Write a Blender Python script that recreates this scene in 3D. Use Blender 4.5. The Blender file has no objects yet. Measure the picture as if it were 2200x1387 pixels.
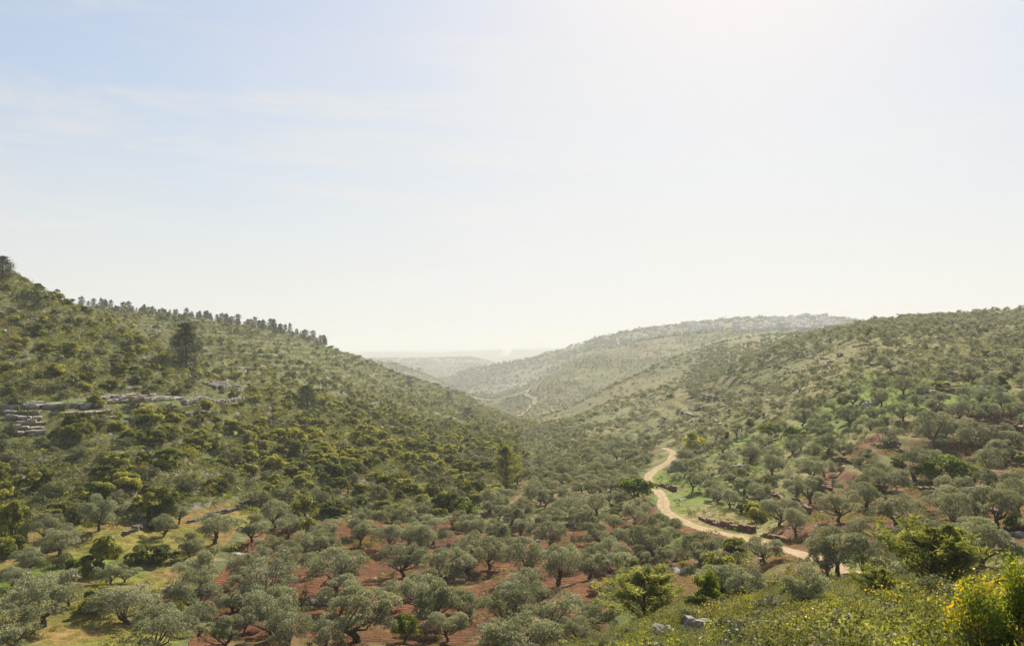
import bpy, math, random
import numpy as np
from mathutils import Vector

rng = np.random.default_rng(7)
random.seed(7)
scene = bpy.context.scene
COL = scene.collection

# ------------------------------------------------------------------ camera, sun, sky, exposure
F, CX, HY = 1711.0, 1100.0, 745.0          # focal length in photo pixels, principal column, horizon row
cam_data = bpy.data.cameras.new('camera')
cam_data.sensor_width = 36.0
cam_data.lens = 36.0 * F / 2200.0
cam_data.shift_y = (HY - 693.5) / 2200.0
cam_data.clip_start = 0.3
cam_data.clip_end = 90000.0
cam = bpy.data.objects.new('camera', cam_data)
cam.rotation_euler = (math.radians(90), 0, 0)
COL.objects.link(cam)
scene.camera = cam

SUN_AZ, SUN_EL = math.radians(16), math.radians(35)   # azimuth to the right of the view direction (+Y)
sun_data = bpy.data.lights.new('sun', 'SUN')
sun_data.energy = 5.0
sun_data.angle = math.radians(0.6)
sun_data.color = (1.0, 0.905, 0.735)
sun = bpy.data.objects.new('sun', sun_data)
sdir = Vector((math.sin(SUN_AZ) * math.cos(SUN_EL), math.cos(SUN_AZ) * math.cos(SUN_EL), math.sin(SUN_EL)))
sun.rotation_euler = sdir.to_track_quat('Z', 'Y').to_euler()
sun.location = (0, 0, 300)
COL.objects.link(sun)

world = bpy.data.worlds.new('World')
scene.world = world
world.use_nodes = True
nt = world.node_tree
nt.nodes.clear()
N = nt.nodes.new
L = nt.links.new
sky = N('ShaderNodeTexSky')
sky.sky_type = 'NISHITA'
sky.sun_disc = False
sky.sun_elevation = SUN_EL
sky.sun_rotation = SUN_AZ
sky.air_density = 1.0
sky.dust_density = 1.3
sky.ozone_density = 0.7
sky.altitude = 300
# thin cirrus: streaks laid out on a high flat layer, whitening the sky a little where they pass
tc = N('ShaderNodeTexCoord')
sep = N('ShaderNodeSeparateXYZ'); L(tc.outputs['Generated'], sep.inputs[0])
zc = N('ShaderNodeMath'); zc.operation = 'MAXIMUM'; zc.inputs[1].default_value = 0.0; L(sep.outputs['Z'], zc.inputs[0])
za = N('ShaderNodeMath'); za.operation = 'ADD'; za.inputs[1].default_value = 0.06; L(zc.outputs[0], za.inputs[0])
dx = N('ShaderNodeMath'); dx.operation = 'DIVIDE'; L(sep.outputs['X'], dx.inputs[0]); L(za.outputs[0], dx.inputs[1])
dy = N('ShaderNodeMath'); dy.operation = 'DIVIDE'; L(sep.outputs['Y'], dy.inputs[0]); L(za.outputs[0], dy.inputs[1])
cmb = N('ShaderNodeCombineXYZ'); L(sep.outputs['X'], cmb.inputs[0]); L(sep.outputs['Z'], cmb.inputs[1]); L(sep.outputs['Y'], cmb.inputs[2])


def streaks(rot, scale, lo, hi, seed, detail=7.0, dist=0.6):
    mp = N('ShaderNodeMapping'); mp.inputs['Rotation'].default_value = (0, 0, rot)
    mp.inputs['Scale'].default_value = scale; mp.inputs['Location'].default_value = (seed, seed * .7, 0)
    L(cmb.outputs[0], mp.inputs['Vector'])
    nz = N('ShaderNodeTexNoise'); nz.inputs['Scale'].default_value = 1.0
    nz.inputs['Detail'].default_value = detail; nz.inputs['Roughness'].default_value = 0.62
    nz.inputs['Distortion'].default_value = dist
    L(mp.outputs[0], nz.inputs['Vector'])
    mr = N('ShaderNodeMapRange'); mr.interpolation_type = 'SMOOTHSTEP'
    mr.inputs['From Min'].default_value = lo; mr.inputs['From Max'].default_value = hi
    L(nz.outputs['Fac'], mr.inputs['Value'])
    return mr


s1 = streaks(math.radians(-9), (2.2, 19.0, 1.5), 0.49, 0.73, 7.7)
s2 = streaks(math.radians(12), (1.4, 8.0, 1.0), 0.45, 0.80, 2.3, 6.0, 0.5)
ad = N('ShaderNodeMath'); ad.operation = 'MULTIPLY_ADD'; ad.inputs[1].default_value = 0.55
L(s1.outputs[0], ad.inputs[0])
s2m = N('ShaderNodeMath'); s2m.operation = 'MULTIPLY'; s2m.inputs[1].default_value = 0.28; L(s2.outputs[0], s2m.inputs[0])
s2b = N('ShaderNodeMath'); s2b.operation = 'ADD'; L(s2m.outputs[0], s2b.inputs[0])
hz = N('ShaderNodeMapRange'); hz.interpolation_type = 'SMOOTHSTEP'; hz.inputs['From Min'].default_value = 0.0; hz.inputs['From Max'].default_value = 0.34
hz.inputs['To Min'].default_value = 0.85; hz.inputs['To Max'].default_value = 0.22; L(sep.outputs['Z'], hz.inputs['Value']); L(hz.outputs[0], s2b.inputs[1])
L(s2b.outputs[0], ad.inputs[2])
cl = N('ShaderNodeClamp'); L(ad.outputs[0], cl.inputs[0]); cl.inputs['Max'].default_value = 0.95
cl.inputs['Min'].default_value = 0.0        # a thin high veil everywhere
# the sky's very wide brightness range is compressed towards the glare, like the soft shoulder of a camera's response
bw = N('ShaderNodeRGBToBW'); L(sky.outputs[0], bw.inputs[0])
den = N('ShaderNodeMath'); den.operation = 'ADD'; den.inputs[1].default_value = 4.8; L(bw.outputs[0], den.inputs[0])
gain = N('ShaderNodeMath'); gain.operation = 'DIVIDE'; gain.inputs[0].default_value = 10.0; L(den.outputs[0], gain.inputs[1])
cmp_ = N('ShaderNodeVectorMath'); cmp_.operation = 'SCALE'; L(sky.outputs[0], cmp_.inputs[0]); L(gain.outputs[0], cmp_.inputs['Scale'])
bw3 = N('ShaderNodeMath'); bw3.operation = 'MULTIPLY'; L(bw.outputs[0], bw3.inputs[0]); L(gain.outputs[0], bw3.inputs[1])
bw2 = N('ShaderNodeMath'); bw2.operation = 'MULTIPLY_ADD'; bw2.inputs[1].default_value = 0.46; bw2.inputs[2].default_value = 3.9; L(bw3.outputs[0], bw2.inputs[0])
mix = N('ShaderNodeMix'); mix.data_type = 'RGBA'
L(cl.outputs[0], mix.inputs[0]); L(cmp_.outputs[0], mix.inputs[6]); L(bw2.outputs[0], mix.inputs[7])
bg = N('ShaderNodeBackground'); bg.inputs['Strength'].default_value = 0.05
L(mix.outputs[2], bg.inputs['Color'])
wo = N('ShaderNodeOutputWorld'); L(bg.outputs[0], wo.inputs[0])

vs = scene.view_settings
vs.view_transform = 'Standard'
vs.look = 'None'
vs.gamma = 1.0
vs.use_curve_mapping = False
vs.exposure = 1.3
HAZE_COL, HAZE_D, HAZE_G = (.60, .625, .65), 2.9e-4, .1
cy = scene.cycles
cy.max_bounces = 6
cy.diffuse_bounces = 3
cy.transmission_bounces = 3
cy.glossy_bounces = 2
cy.volume_bounces = 1
cy.transparent_max_bounces = 8

# ------------------------------------------------------------------ helpers
def tag(o, label=None, cat=None, group=None, kind=None):
    if label: o['label'] = label
    if cat: o['category'] = cat
    if group: o['group'] = group
    if kind: o['kind'] = kind
    return o


def mesh_np(name, verts, faces, mat=None, smooth=False, mat_idx=None):
    """faces: (n,3) or (n,4) int array"""
    me = bpy.data.meshes.new(name)
    verts = np.asarray(verts, dtype=np.float32)
    faces = np.asarray(faces, dtype=np.int32)
    n, k = faces.shape
    me.vertices.add(len(verts)); me.vertices.foreach_set('co', verts.ravel())
    me.loops.add(n * k); me.loops.foreach_set('vertex_index', faces.ravel())
    me.polygons.add(n)
    me.polygons.foreach_set('loop_start', np.arange(0, n * k, k, dtype=np.int32))
    if mat_idx is not None:
        me.polygons.foreach_set('material_index', np.asarray(mat_idx, dtype=np.int32))
    me.polygons.foreach_set('use_smooth', np.full(n, smooth, dtype=bool))
    for m in (mat if isinstance(mat, (list, tuple)) else [mat]):
        if m: me.materials.append(m)
    me.update(calc_edges=True)
    return me


def link(name, data, parent=None, loc=(0, 0, 0), rot=(0, 0, 0), scale=(1, 1, 1)):
    o = bpy.data.objects.new(name, data)
    o.location = loc; o.rotation_euler = rot; o.scale = scale
    if parent: o.parent = parent
    COL.objects.link(o)
    return o


def vhash(ix, iy, seed):
    h = (ix.astype(np.int64) * 374761393 + iy.astype(np.int64) * 668265263 + seed * 1274126177) & 0xffffffff
    h = ((h ^ (h >> 13)) * 1274126177) & 0xffffffff
    h = h ^ (h >> 16)
    return (h & 0xffff) / 65535.0


def vnoise(x, y, seed=0):
    ix, iy = np.floor(x), np.floor(y)
    fx, fy = x - ix, y - iy
    fx = fx * fx * fx * (fx * (fx * 6 - 15) + 10); fy = fy * fy * fy * (fy * (fy * 6 - 15) + 10)
    ix = ix.astype(np.int64); iy = iy.astype(np.int64)
    a, b = vhash(ix, iy, seed), vhash(ix + 1, iy, seed)
    c, d = vhash(ix, iy + 1, seed), vhash(ix + 1, iy + 1, seed)
    return (a + (b - a) * fx) * (1 - fy) + (c + (d - c) * fx) * fy


def fbm(x, y, lam, seed=0, octs=4, rough=0.5):
    s, a, w = 0, 1.0, 0.0
    for k in range(octs):
        s = s + a * vnoise(x / lam + 17.3 * k, y / lam - 9.1 * k, seed + k); w += a
        a *= rough; lam *= 0.5
    return s / w


def sstep(x, a, b):
    t = np.clip((x - a) / (b - a), 0, 1)
    return t * t * (3 - 2 * t)


def inpoly(x, y, poly):
    """even-odd test of arrays x, y against a polygon"""
    x = np.asarray(x, float); y = np.asarray(y, float)
    r = np.zeros(x.shape, bool)
    n = len(poly)
    for i in range(n):
        x0, y0 = poly[i]; x1, y1 = poly[(i + 1) % n]
        c = (y0 > y) != (y1 > y)
        xi = (x1 - x0) * (y - y0) / (y1 - y0 + 1e-12) + x0
        r ^= c & (x < xi)
    return r


def pchip(x, y, xq):
    """monotone cubic interpolation; x (n,), y (n, ...), xq (m,)"""
    x = np.asarray(x, float); y = np.asarray(y, float); xq = np.clip(xq, x[0], x[-1])
    h = np.diff(x); sh = (-1,) + (1,) * (y.ndim - 1)
    d = np.diff(y, axis=0) / h.reshape(sh)
    m = np.zeros_like(y)
    w1 = (2 * h[1:] + h[:-1]).reshape(sh); w2 = (h[1:] + 2 * h[:-1]).reshape(sh)
    ok = d[:-1] * d[1:] > 0
    dd0 = np.where(ok, d[:-1], 1); dd1 = np.where(ok, d[1:], 1)
    m[1:-1] = np.where(ok, (w1 + w2) / (w1 / dd0 + w2 / dd1), 0)
    m[0] = d[0]; m[-1] = d[-1]
    i = np.clip(np.searchsorted(x, xq) - 1, 0, len(x) - 2)
    t = ((xq - x[i]) / h[i]).reshape(sh); H = h[i].reshape(sh)
    return ((1 + 2 * t) * (1 - t) ** 2 * y[i] + t * (1 - t) ** 2 * H * m[i]
            + t * t * (3 - 2 * t) * y[i + 1] + t * t * (t - 1) * H * m[i + 1])


# ------------------------------------------------------------------ terrain
# surveyed profiles of the valley: at each bearing (given as photo column) a list of (distance, row)
def zrow(D, z): return (D, HY - F * z / D)

def fg(a): return [zrow(3, -1.75), zrow(6, -a * 6 ** .72)]

S0 = {
 -500: [zrow(3, -1.75), zrow(8, -3.6), zrow(20, -9), (48, 1360), (60, 1200), (80, 1020), (105, 840), (130, 680), (160, 540), (185, 470)],
 -150: [zrow(3, -1.75), zrow(8, -4.0), zrow(20, -9.6), (50, 1385), (62, 1260), (78, 1130), (100, 960), (125, 800), (155, 640), (185, 545)],
 0: [zrow(3, -1.75), zrow(8, -4.2), zrow(20, -10), (50, 1390), (58, 1310), (72, 1200), (80, 1150), (88, 1090), (100, 1000), (112, 930), (123, 870), (135, 800), (160, 700), (185, 618), (200, 578)],
 120: [zrow(3, -1.75), zrow(8, -4.2), zrow(20, -10), (50, 1390), (60, 1300), (73, 1200), (86, 1115), (99, 1020), (113, 937), (126, 870), (140, 800), (162, 728), (182, 670), (198, 640)],
 200: [zrow(3, -1.75), zrow(8, -4.2), zrow(20, -10), (50, 1390), (62, 1290), (74, 1200), (86, 1120), (100, 1020), (115, 940), (130, 870), (145, 810), (170, 735), (195, 672)],
 400: [zrow(3, -1.75), zrow(8, -4.2), zrow(20, -10), (51, 1390), (66, 1270), (80, 1180), (92, 1100), (110, 1010), (128, 940), (148, 870), (165, 820), (180, 790)],
 550: [zrow(3, -1.75), zrow(8, -4.2), zrow(20, -10), (51, 1390), (66, 1280), (80, 1195), (95, 1110), (115, 1030), (140, 950), (165, 890), (190, 850)],
 700: [zrow(3, -1.75), zrow(8, -4.2), zrow(20, -10), (51, 1390), (68, 1270), (84, 1180), (102, 1100), (125, 1030), (155, 960), (190, 910), (230, 870)],
 850: [zrow(3, -1.75), zrow(8, -4.2), zrow(20, -10), (52, 1390), (68, 1270), (86, 1180), (108, 1100), (135, 1030), (175, 970), (225, 925), (290, 890)],
 1000: [zrow(3, -1.75), zrow(8, -4.2), zrow(20, -10), (52, 1390), (68, 1275), (88, 1180), (112, 1100), (145, 1035), (195, 980), (260, 945), (350, 915)],
 1120: [zrow(3, -1.75), zrow(8, -4.1), zrow(20, -9.6), (50, 1390), (66, 1275), (86, 1185), (112, 1105), (150, 1045), (205, 990), (290, 950), (420, 925)],
 1200: [zrow(3, -1.75), zrow(8, -4.0), zrow(20, -9), (47, 1390), (62, 1290), (82, 1190), (108, 1110), (145, 1050), (200, 995), (280, 950), (370, 925)],
 1300: [zrow(3, -1.75), zrow(8, -3.9), zrow(20, -8.2), (40, 1395), (58, 1295), (80, 1195), (105, 1115), (140, 1050), (185, 1000), (250, 955), (330, 915)],
 1450: [zrow(3, -1.75), zrow(8, -3.8), (24, 1390), (30, 1340), (45, 1305), (65, 1220), (85, 1150), (110, 1090), (140, 1040), (180, 985), (230, 935), (300, 880), (350, 853)],
 1600: [zrow(3, -1.75), zrow(8, -3.5), (19, 1390), (27, 1332), (42, 1290), (60, 1215), (78, 1150), (100, 1090), (125, 1035), (160, 970), (200, 910), (250, 850), (310, 785)],
 1750: [zrow(3, -1.75), zrow(7, -3.0), (16, 1390), (24, 1330), (38, 1285), (55, 1210), (72, 1140), (90, 1080), (115, 1010), (145, 940), (180, 870), (220, 815), (280, 760), (340, 728)],
 1900: [zrow(3, -1.75), zrow(6, -2.8), (14, 1390), (20, 1337), (36, 1285), (54, 1205), (70, 1135), (88, 1065), (108, 995), (132, 910), (155, 855), (190, 800), (240, 745), (300, 708)],
 2050: [zrow(3, -1.75), zrow(6, -2.6), (12, 1390), (18, 1335), (34, 1280), (52, 1200), (70, 1120), (88, 1050), (108, 980), (128, 905), (150, 850), (180, 800), (220, 750), (280, 706)],
 2200: [zrow(3, -1.75), zrow(5, -2.2), (9, 1390), (15, 1330), (32, 1270), (50, 1190), (68, 1110), (85, 1045), (105, 975), (125, 900), (145, 850), (172, 800), (210, 750), (270, 702)],
 2500: [zrow(3, -1.75), zrow(5, -2.2), (9, 1370), (15, 1300), (32, 1230), (50, 1150), (68, 1070), (85, 1010), (105, 950), (130, 880), (160, 820), (200, 760), (260, 700)],
 2800: [zrow(3, -1.75), zrow(5, -2.2), (9, 1350), (15, 1270), (32, 1190), (50, 1100), (68, 1020), (85, 960), (105, 900), (130, 840), (160, 780), (200, 730), (260, 680)],
}
S1 = {
 -500: [(230, 500), (300, 560), (370, 580), (450, 590)],
 0: [(240, 615), (300, 650), (370, 650), (450, 640)],
 200: [(230, 690), (290, 685), (350, 675), (430, 664)],
 400: [(215, 802), (260, 782), (330, 742), (450, 682)],
 550: [(220, 850), (280, 805), (360, 753), (480, 704)],
 700: [(280, 850), (350, 815), (450, 775), (540, 741)],
 850: [(340, 875), (430, 852), (520, 828), (600, 803)],
 1000: [(420, 900), (520, 884), (620, 867), (720, 851)],
 1060: [(470, 908), (570, 897), (670, 889), (760, 884)],
 1120: [(500, 917), (600, 907), (700, 905), (800, 907)],
 1200: [(430, 925), (500, 915), (560, 902), (620, 887)],
 1300: [(390, 915), (480, 888), (560, 865), (650, 840)],
 1450: [(390, 868), (480, 838), (580, 805), (680, 770)],
 1600: [(350, 797), (440, 777), (560, 750), (700, 728)],
 1750: [(390, 727), (470, 723), (560, 718), (650, 713)],
 1900: [(340, 702), (400, 697), (450, 693), (500, 690)],
 2050: [(310, 697), (350, 689), (400, 683), (450, 679)],
 2200: [(300, 692), (340, 682), (380, 675), (420, 669)],
 2800: [(300, 670), (340, 660), (380, 652), (420, 645)],
}
S2 = {
 -500: [(650, 700), (900, 740), (1150, 750), (1400, 760)],
 200: [(650, 720), (900, 750), (1150, 755), (1400, 765)],
 400: [(650, 745), (900, 775), (1150, 775), (1400, 775)],
 550: [(700, 775), (900, 790), (1150, 785), (1400, 780)],
 700: [(800, 800), (1000, 805), (1200, 795), (1450, 780)],
 830: [(850, 825), (1050, 825), (1300, 805), (1500, 786)],
 905: [(880, 845), (1050, 840), (1300, 820), (1450, 804)],
 963: [(900, 862), (1050, 852), (1250, 840), (1400, 828)],
 1000: [(920, 872), (1050, 862), (1200, 852), (1350, 845)],
 1060: [(900, 893), (980, 882), (1060, 872), (1130, 862)],
 1120: [(850, 897), (900, 882), (950, 862), (990, 846)],
 1200: [(720, 905), (850, 880), (950, 842), (1080, 799)],
 1300: [(780, 872), (900, 850), (1050, 800), (1180, 751)],
 1450: [(820, 800), (950, 790), (1100, 755), (1250, 725)],
 1600: [(850, 748), (1000, 738), (1150, 724), (1300, 714)],
 1750: [(800, 738), (950, 728), (1150, 718), (1300, 708)],
 1900: [(700, 718), (900, 718), (1100, 715), (1300, 710)],
 2200: [(650, 704), (900, 708), (1100, 708), (1300, 704)],
 2800: [(650, 690), (900, 700), (1100, 700), (1300, 700)],
}
S3 = {
 -500: [(1700, 790), (1850, 790), (2000, 788), (2200, 785)],
 700: [(1700, 800), (1850, 797), (2000, 793), (2200, 790)],
 850: [(1700, 830), (1850, 828), (2000, 822), (2200, 815)],
 963: [(1700, 850), (1850, 843), (1980, 830), (2150, 812)],
 1000: [(1550, 850), (1700, 838), (1850, 820), (2000, 802)],
 1060: [(1350, 858), (1500, 848), (1700, 820), (1950, 792)],
 1120: [(1200, 852), (1450, 835), (1650, 805), (1900, 780)],
 1200: [(1250, 817), (1450, 795), (1650, 774), (1850, 754)],
 1300: [(1350, 766), (1500, 757), (1650, 742), (1800, 725)],
 1375: [(1380, 745), (1520, 738), (1660, 722), (1800, 710)],
 1450: [(1400, 732), (1550, 724), (1680, 712), (1800, 701)],
 1540: [(1410, 720), (1550, 712), (1680, 700), (1800, 690)],
 1600: [(1420, 715), (1550, 705), (1680, 692), (1800, 682)],
 1750: [(1420, 710), (1550, 702), (1680, 691), (1800, 681)],
 1800: [(1420, 711), (1550, 703), (1680, 693), (1800, 684)],
 1860: [(1430, 712), (1550, 706), (1680, 700), (1800, 693)],
 1950: [(1450, 714), (1550, 710), (1680, 706), (1800, 703)],
 2200: [(1450, 714), (1550, 712), (1680, 712), (1800, 712)],
 2800: [(1450, 710), (1550, 710), (1680, 712), (1800, 715)],
}
S4 = {
 -500: [(2600, 790), (2900, 780), (3300, 775)],
 700: [(2600, 795), (2900, 782), (3300, 772)],
 780: [(2600, 805), (2900, 785), (3300, 769)],
 904: [(2600, 815), (2900, 788), (3300, 769)],
 1010: [(2600, 812), (2900, 783), (3300, 764)],
 1045: [(2600, 812), (2900, 790), (3300, 771)],
 1075: [(2600, 812), (2900, 797), (3300, 781)],
 1120: [(2600, 808), (2900, 800), (3300, 787)],
 1300: [(2600, 800), (2900, 795), (3300, 790)],
 2800: [(2600, 760), (2900, 760), (3300, 765)],
}
S5 = {
 -500: [(4300, 783), (5200, 772), (6200, 763)],
 700: [(4300, 783), (5200, 771), (6200, 763)],
 850: [(4300, 781), (5200, 770), (6200, 759)],
 915: [(4300, 780), (5200, 770), (6200, 761)],
 1000: [(4300, 786), (5200, 772), (6200, 756)],
 1100: [(4300, 788), (5200, 770), (6200, 752)],
 1200: [(4300, 786), (5200, 768), (6200, 752)],
 2800: [(4300, 770), (5200, 760), (6200, 755)],
}
S6 = {
 -500: [(8000, 768), (9500, 757), (11000, 753)],
 800: [(8000, 766), (9500, 757), (11000, 753)],
 950: [(8000, 766), (9500, 755), (11000, 750.5)],
 1120: [(8000, 762), (9500, 752), (11000, 747)],
 2800: [(8000, 760), (9500, 752), (11000, 748)],
}
S7 = {
 -500: [(15000, 757), (22000, 752), (42000, 748.5)],
 2800: [(15000, 757), (22000, 752), (42000, 748.5)],
}
SEGS = [S0, S1, S2, S3, S4, S5, S6, S7]
KN = [34, 10, 8, 8, 5, 5, 5, 5]


def resample(tab, K):
    px = sorted(tab)
    out = []
    for p in px:
        a = np.array(tab[p], float); l = np.log(a[:, 0])
        s = np.linspace(0, 1, K)
        lq = l[0] + (l[-1] - l[0]) * s
        out.append(np.stack([lq, pchip(l, a[:, 1], lq)], 1))
    return np.array(px, float), np.array(out)


fine = np.radians(np.arange(-37.6, 37.6001, 0.115))
left = np.radians(np.array([-180, -165, -150, -135, -120, -108, -96, -86, -78, -71, -65, -60, -55, -51, -48, -45.5, -43.2, -41.2, -39.6, -38.4]))
AZ = np.concatenate([left, fine, -left[::-1][:-1], [math.pi]])
LR = np.concatenate([np.linspace(math.log(2.2), math.log(45), 190, endpoint=False),
                     np.linspace(math.log(45), math.log(520), 640, endpoint=False),
                     np.linspace(math.log(520), math.log(2300), 240, endpoint=False),
                     np.linspace(math.log(2300), math.log(44000), 110)])
nA, nR = len(AZ), len(LR)
acl = np.clip(AZ, math.atan((-500 - CX) / F), math.atan((2800 - CX) / F))


def profile(angs):
    pxs = CX + F * np.tan(angs)
    ks, segid = [], []
    for si, (tab, K) in enumerate(zip(SEGS, KN)):
        p, arr = resample(tab, K)
        ks.append(pchip(p, arr, pxs)); segid += [si] * K
    return np.concatenate(ks, 1), np.array(segid)


knots, segid = profile(acl)
TAN = np.zeros((nA, nR)); SEG = np.zeros((nA, nR), np.int32)
for i in range(nA):
    lk = knots[i, :, 0] - math.log(math.cos(acl[i]))       # forward distance -> radial distance
    tk = (HY - knots[i, :, 1]) / F * math.cos(acl[i])
    TAN[i] = pchip(lk, tk, LR)
    j = np.clip(np.searchsorted(lk, LR), 0, len(lk) - 1)
    SEG[i] = segid[j]
# behind the viewer the two sides blend into one gentle hillside
wr = sstep(np.abs(AZ), math.radians(46), math.radians(180))[:, None]
mean = 0.5 * (TAN[0] + TAN[-1])[None, :]
TAN = TAN * (1 - wr) + (0.25 * mean + 0.75 * np.where(np.exp(LR)[None] < 3, -0.6, np.minimum(0.10 * (1 - 1 / (1 + np.exp(LR)[None] / 40)), 45 / np.exp(LR)[None]) - 1.75 / np.exp(LR)[None])) * wr
R = np.exp(LR)[None, :]
X = np.sin(AZ)[:, None] * R; Y = np.cos(AZ)[:, None] * R
Z = TAN * R
PX = CX + F * np.where(Y > 0, X / np.maximum(Y, 1e-3), 99)
PY0 = HY - F * Z / np.maximum(Y, 1e-3)
Z = np.where(R > 600, np.minimum(Z, 72), Z)
# natural unevenness at every scale that the distance lets one see
for lam, sd in ((700, 1), (320, 2), (150, 3), (70, 4), (32, 5), (15, 6), (7, 7), (3.2, 8)):
    w = sstep(R, lam * 3.0, lam * 7.0) * (0.022 if lam > 20 else 0.028)
    Z = Z + w * lam * (vnoise(X / lam + 5.2, Y / lam + 1.7, sd) - 0.5) * 2
PY = HY - F * Z / np.maximum(Y, 1e-3)


def col_interp(a):
    i = np.clip(np.searchsorted(AZ, a) - 1, 0, nA - 2)
    return i, (a - AZ[i]) / (AZ[i + 1] - AZ[i])


def ground(x, y, field=None):
    """height (or another field) of the ground at world x, y"""
    fld = Z if field is None else field
    x = np.asarray(x, float); y = np.asarray(y, float)
    a = np.arctan2(x, y); lr = np.log(np.maximum(np.hypot(x, y), 2.3))
    i, s = col_interp(a)
    j = np.clip(np.searchsorted(LR, lr) - 1, 0, nR - 2)
    t = np.clip((lr - LR[j]) / (LR[j + 1] - LR[j]), 0, 1)
    return ((fld[i, j] * (1 - s) + fld[i + 1, j] * s) * (1 - t) + (fld[i, j + 1] * (1 - s) + fld[i + 1, j + 1] * s) * t)


def hit(px, py, skip=0.0):
    """first ground point seen along the line of sight of a photo position (farther than skip metres)"""
    a = math.atan((px - CX) / F)
    i, s = col_interp(np.array([a])); i = int(i[0]); s = float(s[0])
    prof = PY[i] * (1 - s) + PY[i + 1] * s
    ok = (prof <= py) & (np.exp(LR) > max(skip, 4))
    j = int(np.argmax(ok))
    if not ok[j]: j = nR - 1
    p0, p1 = prof[j - 1], prof[j]
    t = (p0 - py) / (p0 - p1) if p0 != p1 and p0 > py else 0
    r = math.exp(LR[j - 1] + (LR[j] - LR[j - 1]) * min(max(t, 0), 1))
    x, y = r * math.sin(a), r * math.cos(a)
    return x, y, float(ground(x, y))



# ------------------------------------------------------------------ the dirt tracks (laid before the terracing, which they cut through)
def polyline(pts, step):
    out = [np.array(pts[0])]
    for a, b in zip(pts[:-1], pts[1:]):
        a, b = np.array(a), np.array(b); d = np.hypot(*(b - a)[:2]); n = max(1, int(d / step))
        out += [a + (b - a) * (q + 1) / n for q in range(n)]
    return np.array(out)


def smooth(p, n, it):
    for _ in range(it):
        q = np.pad(p, ((n, n), (0, 0)), 'edge'); c = np.cumsum(np.vstack([np.zeros((1, p.shape[1])), q]), 0)
        p = (c[2 * n + 1:] - c[:-2 * n - 1]) / (2 * n + 1)
    return p


TRACK_PX = [(1425, 961), (1449, 972), (1440, 990), (1411, 1007), (1392, 1022), (1393, 1040), (1411, 1052), (1426, 1070), (1424, 1092), (1446, 1110), (1486, 1128),
            (1528, 1141), (1578, 1151), (1624, 1162), (1676, 1177), (1722, 1190), (1762, 1202), (1800, 1217), (1850, 1240)]
TRACK = smooth(polyline([hit(px, py) for px, py in TRACK_PX], .8), 2, 4)
FAR_PX = [(1185, 806), (1153, 824), (1140, 834), (1128, 847), (1146, 856), (1150, 862), (1143, 872), (1134, 880), (1113, 896)]
FAR_TRACK = smooth(polyline([hit(px, py, 700) for px, py in FAR_PX], 4), 1, 2)
FAR_TRACK[:, 2] = ground(FAR_TRACK[:, 0], FAR_TRACK[:, 1])


def track_dist(x, y, tr=None):
    """distance to the near track and the track's height there"""
    tr = TRACK if tr is None else tr
    x = np.asarray(x, float).ravel(); y = np.asarray(y, float).ravel()
    d = np.full(len(x), 1e9); z = np.zeros(len(x))
    for k in range(0, len(x), 20000):
        dd = np.hypot(x[k:k + 20000, None] - tr[None, :, 0], y[k:k + 20000, None] - tr[None, :, 1])
        m = dd.argmin(1); d[k:k + 20000] = dd[np.arange(len(m)), m]; z[k:k + 20000] = tr[m, 2]
    return d, z


near = (X > TRACK[:, 0].min() - 10) & (X < TRACK[:, 0].max() + 10) & (Y > TRACK[:, 1].min() - 10) & (Y < TRACK[:, 1].max() + 10)
TD = np.full(Z.shape, 1e9); TZ = np.zeros(Z.shape)
TD[near], TZ[near] = track_dist(X[near], Y[near])


# terracing: the hillsides are stepped along the contours
def terrace_mask():
    m = np.zeros_like(Z)
    m += (SEG == 1) * (PX < 1050) * 0.85
    m += (SEG == 0) * inpoly(PX, PY0, [(-600, 560), (100, 600), (560, 800), (620, 1010), (-600, 1010)]) * 0.6
    m += (SEG == 0) * (PX > 1350) * sstep(R, 48, 60) * 0.75
    m += (SEG == 0) * inpoly(PX, PY0, [(-600, 1080), (560, 1080), (600, 1387), (-600, 1387)]) * 0.6
    m += (SEG == 1) * (PX > 1350) * 0.7
    m += (SEG == 0) * inpoly(PX, PY0, [(560, 1100), (1350, 1100), (1350, 1387), (560, 1387)]) * 0.35
    m = np.clip(m, 0, 1)
    for _ in range(3):                       # no hard mask edge on the ground
        c = np.cumsum(np.pad(m, ((18, 18), (0, 0)), 'edge'), 0); m = (c[36:] - c[:-36]) / 36
        c = np.cumsum(np.pad(m, ((0, 0), (9, 9)), 'edge'), 1); m = (c[:, 18:] - c[:, :-18]) / 18
    far_left = (SEG == 1) * sstep(PX, -300, -200) * (1 - sstep(PX, 900, 1050))
    return np.maximum(m * sstep(fbm(X, Y, 50, 31, 2), 0.36, 0.56), m * far_left)
TM = terrace_mask()
step_h = np.where(R < 250, 1.5, 2.6)
q = Z / step_h + 1.3 * (fbm(X, Y, 45, 77, 3) - 0.5)
fq = q - np.floor(q)
Zt = (np.floor(q) + sstep(fq, 0.66, 0.98) * 0.9 + 0.1 * fq - (q - Z / step_h)) * step_h
TM = TM * sstep(TD, 3, 8)
Z = Z * (1 - TM) + Zt * TM
wt = 1 - sstep(TD, 1.6, 5.0)
Z = Z * (1 - wt) + TZ * wt
PY = HY - F * Z / np.maximum(Y, 1e-3)


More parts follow.
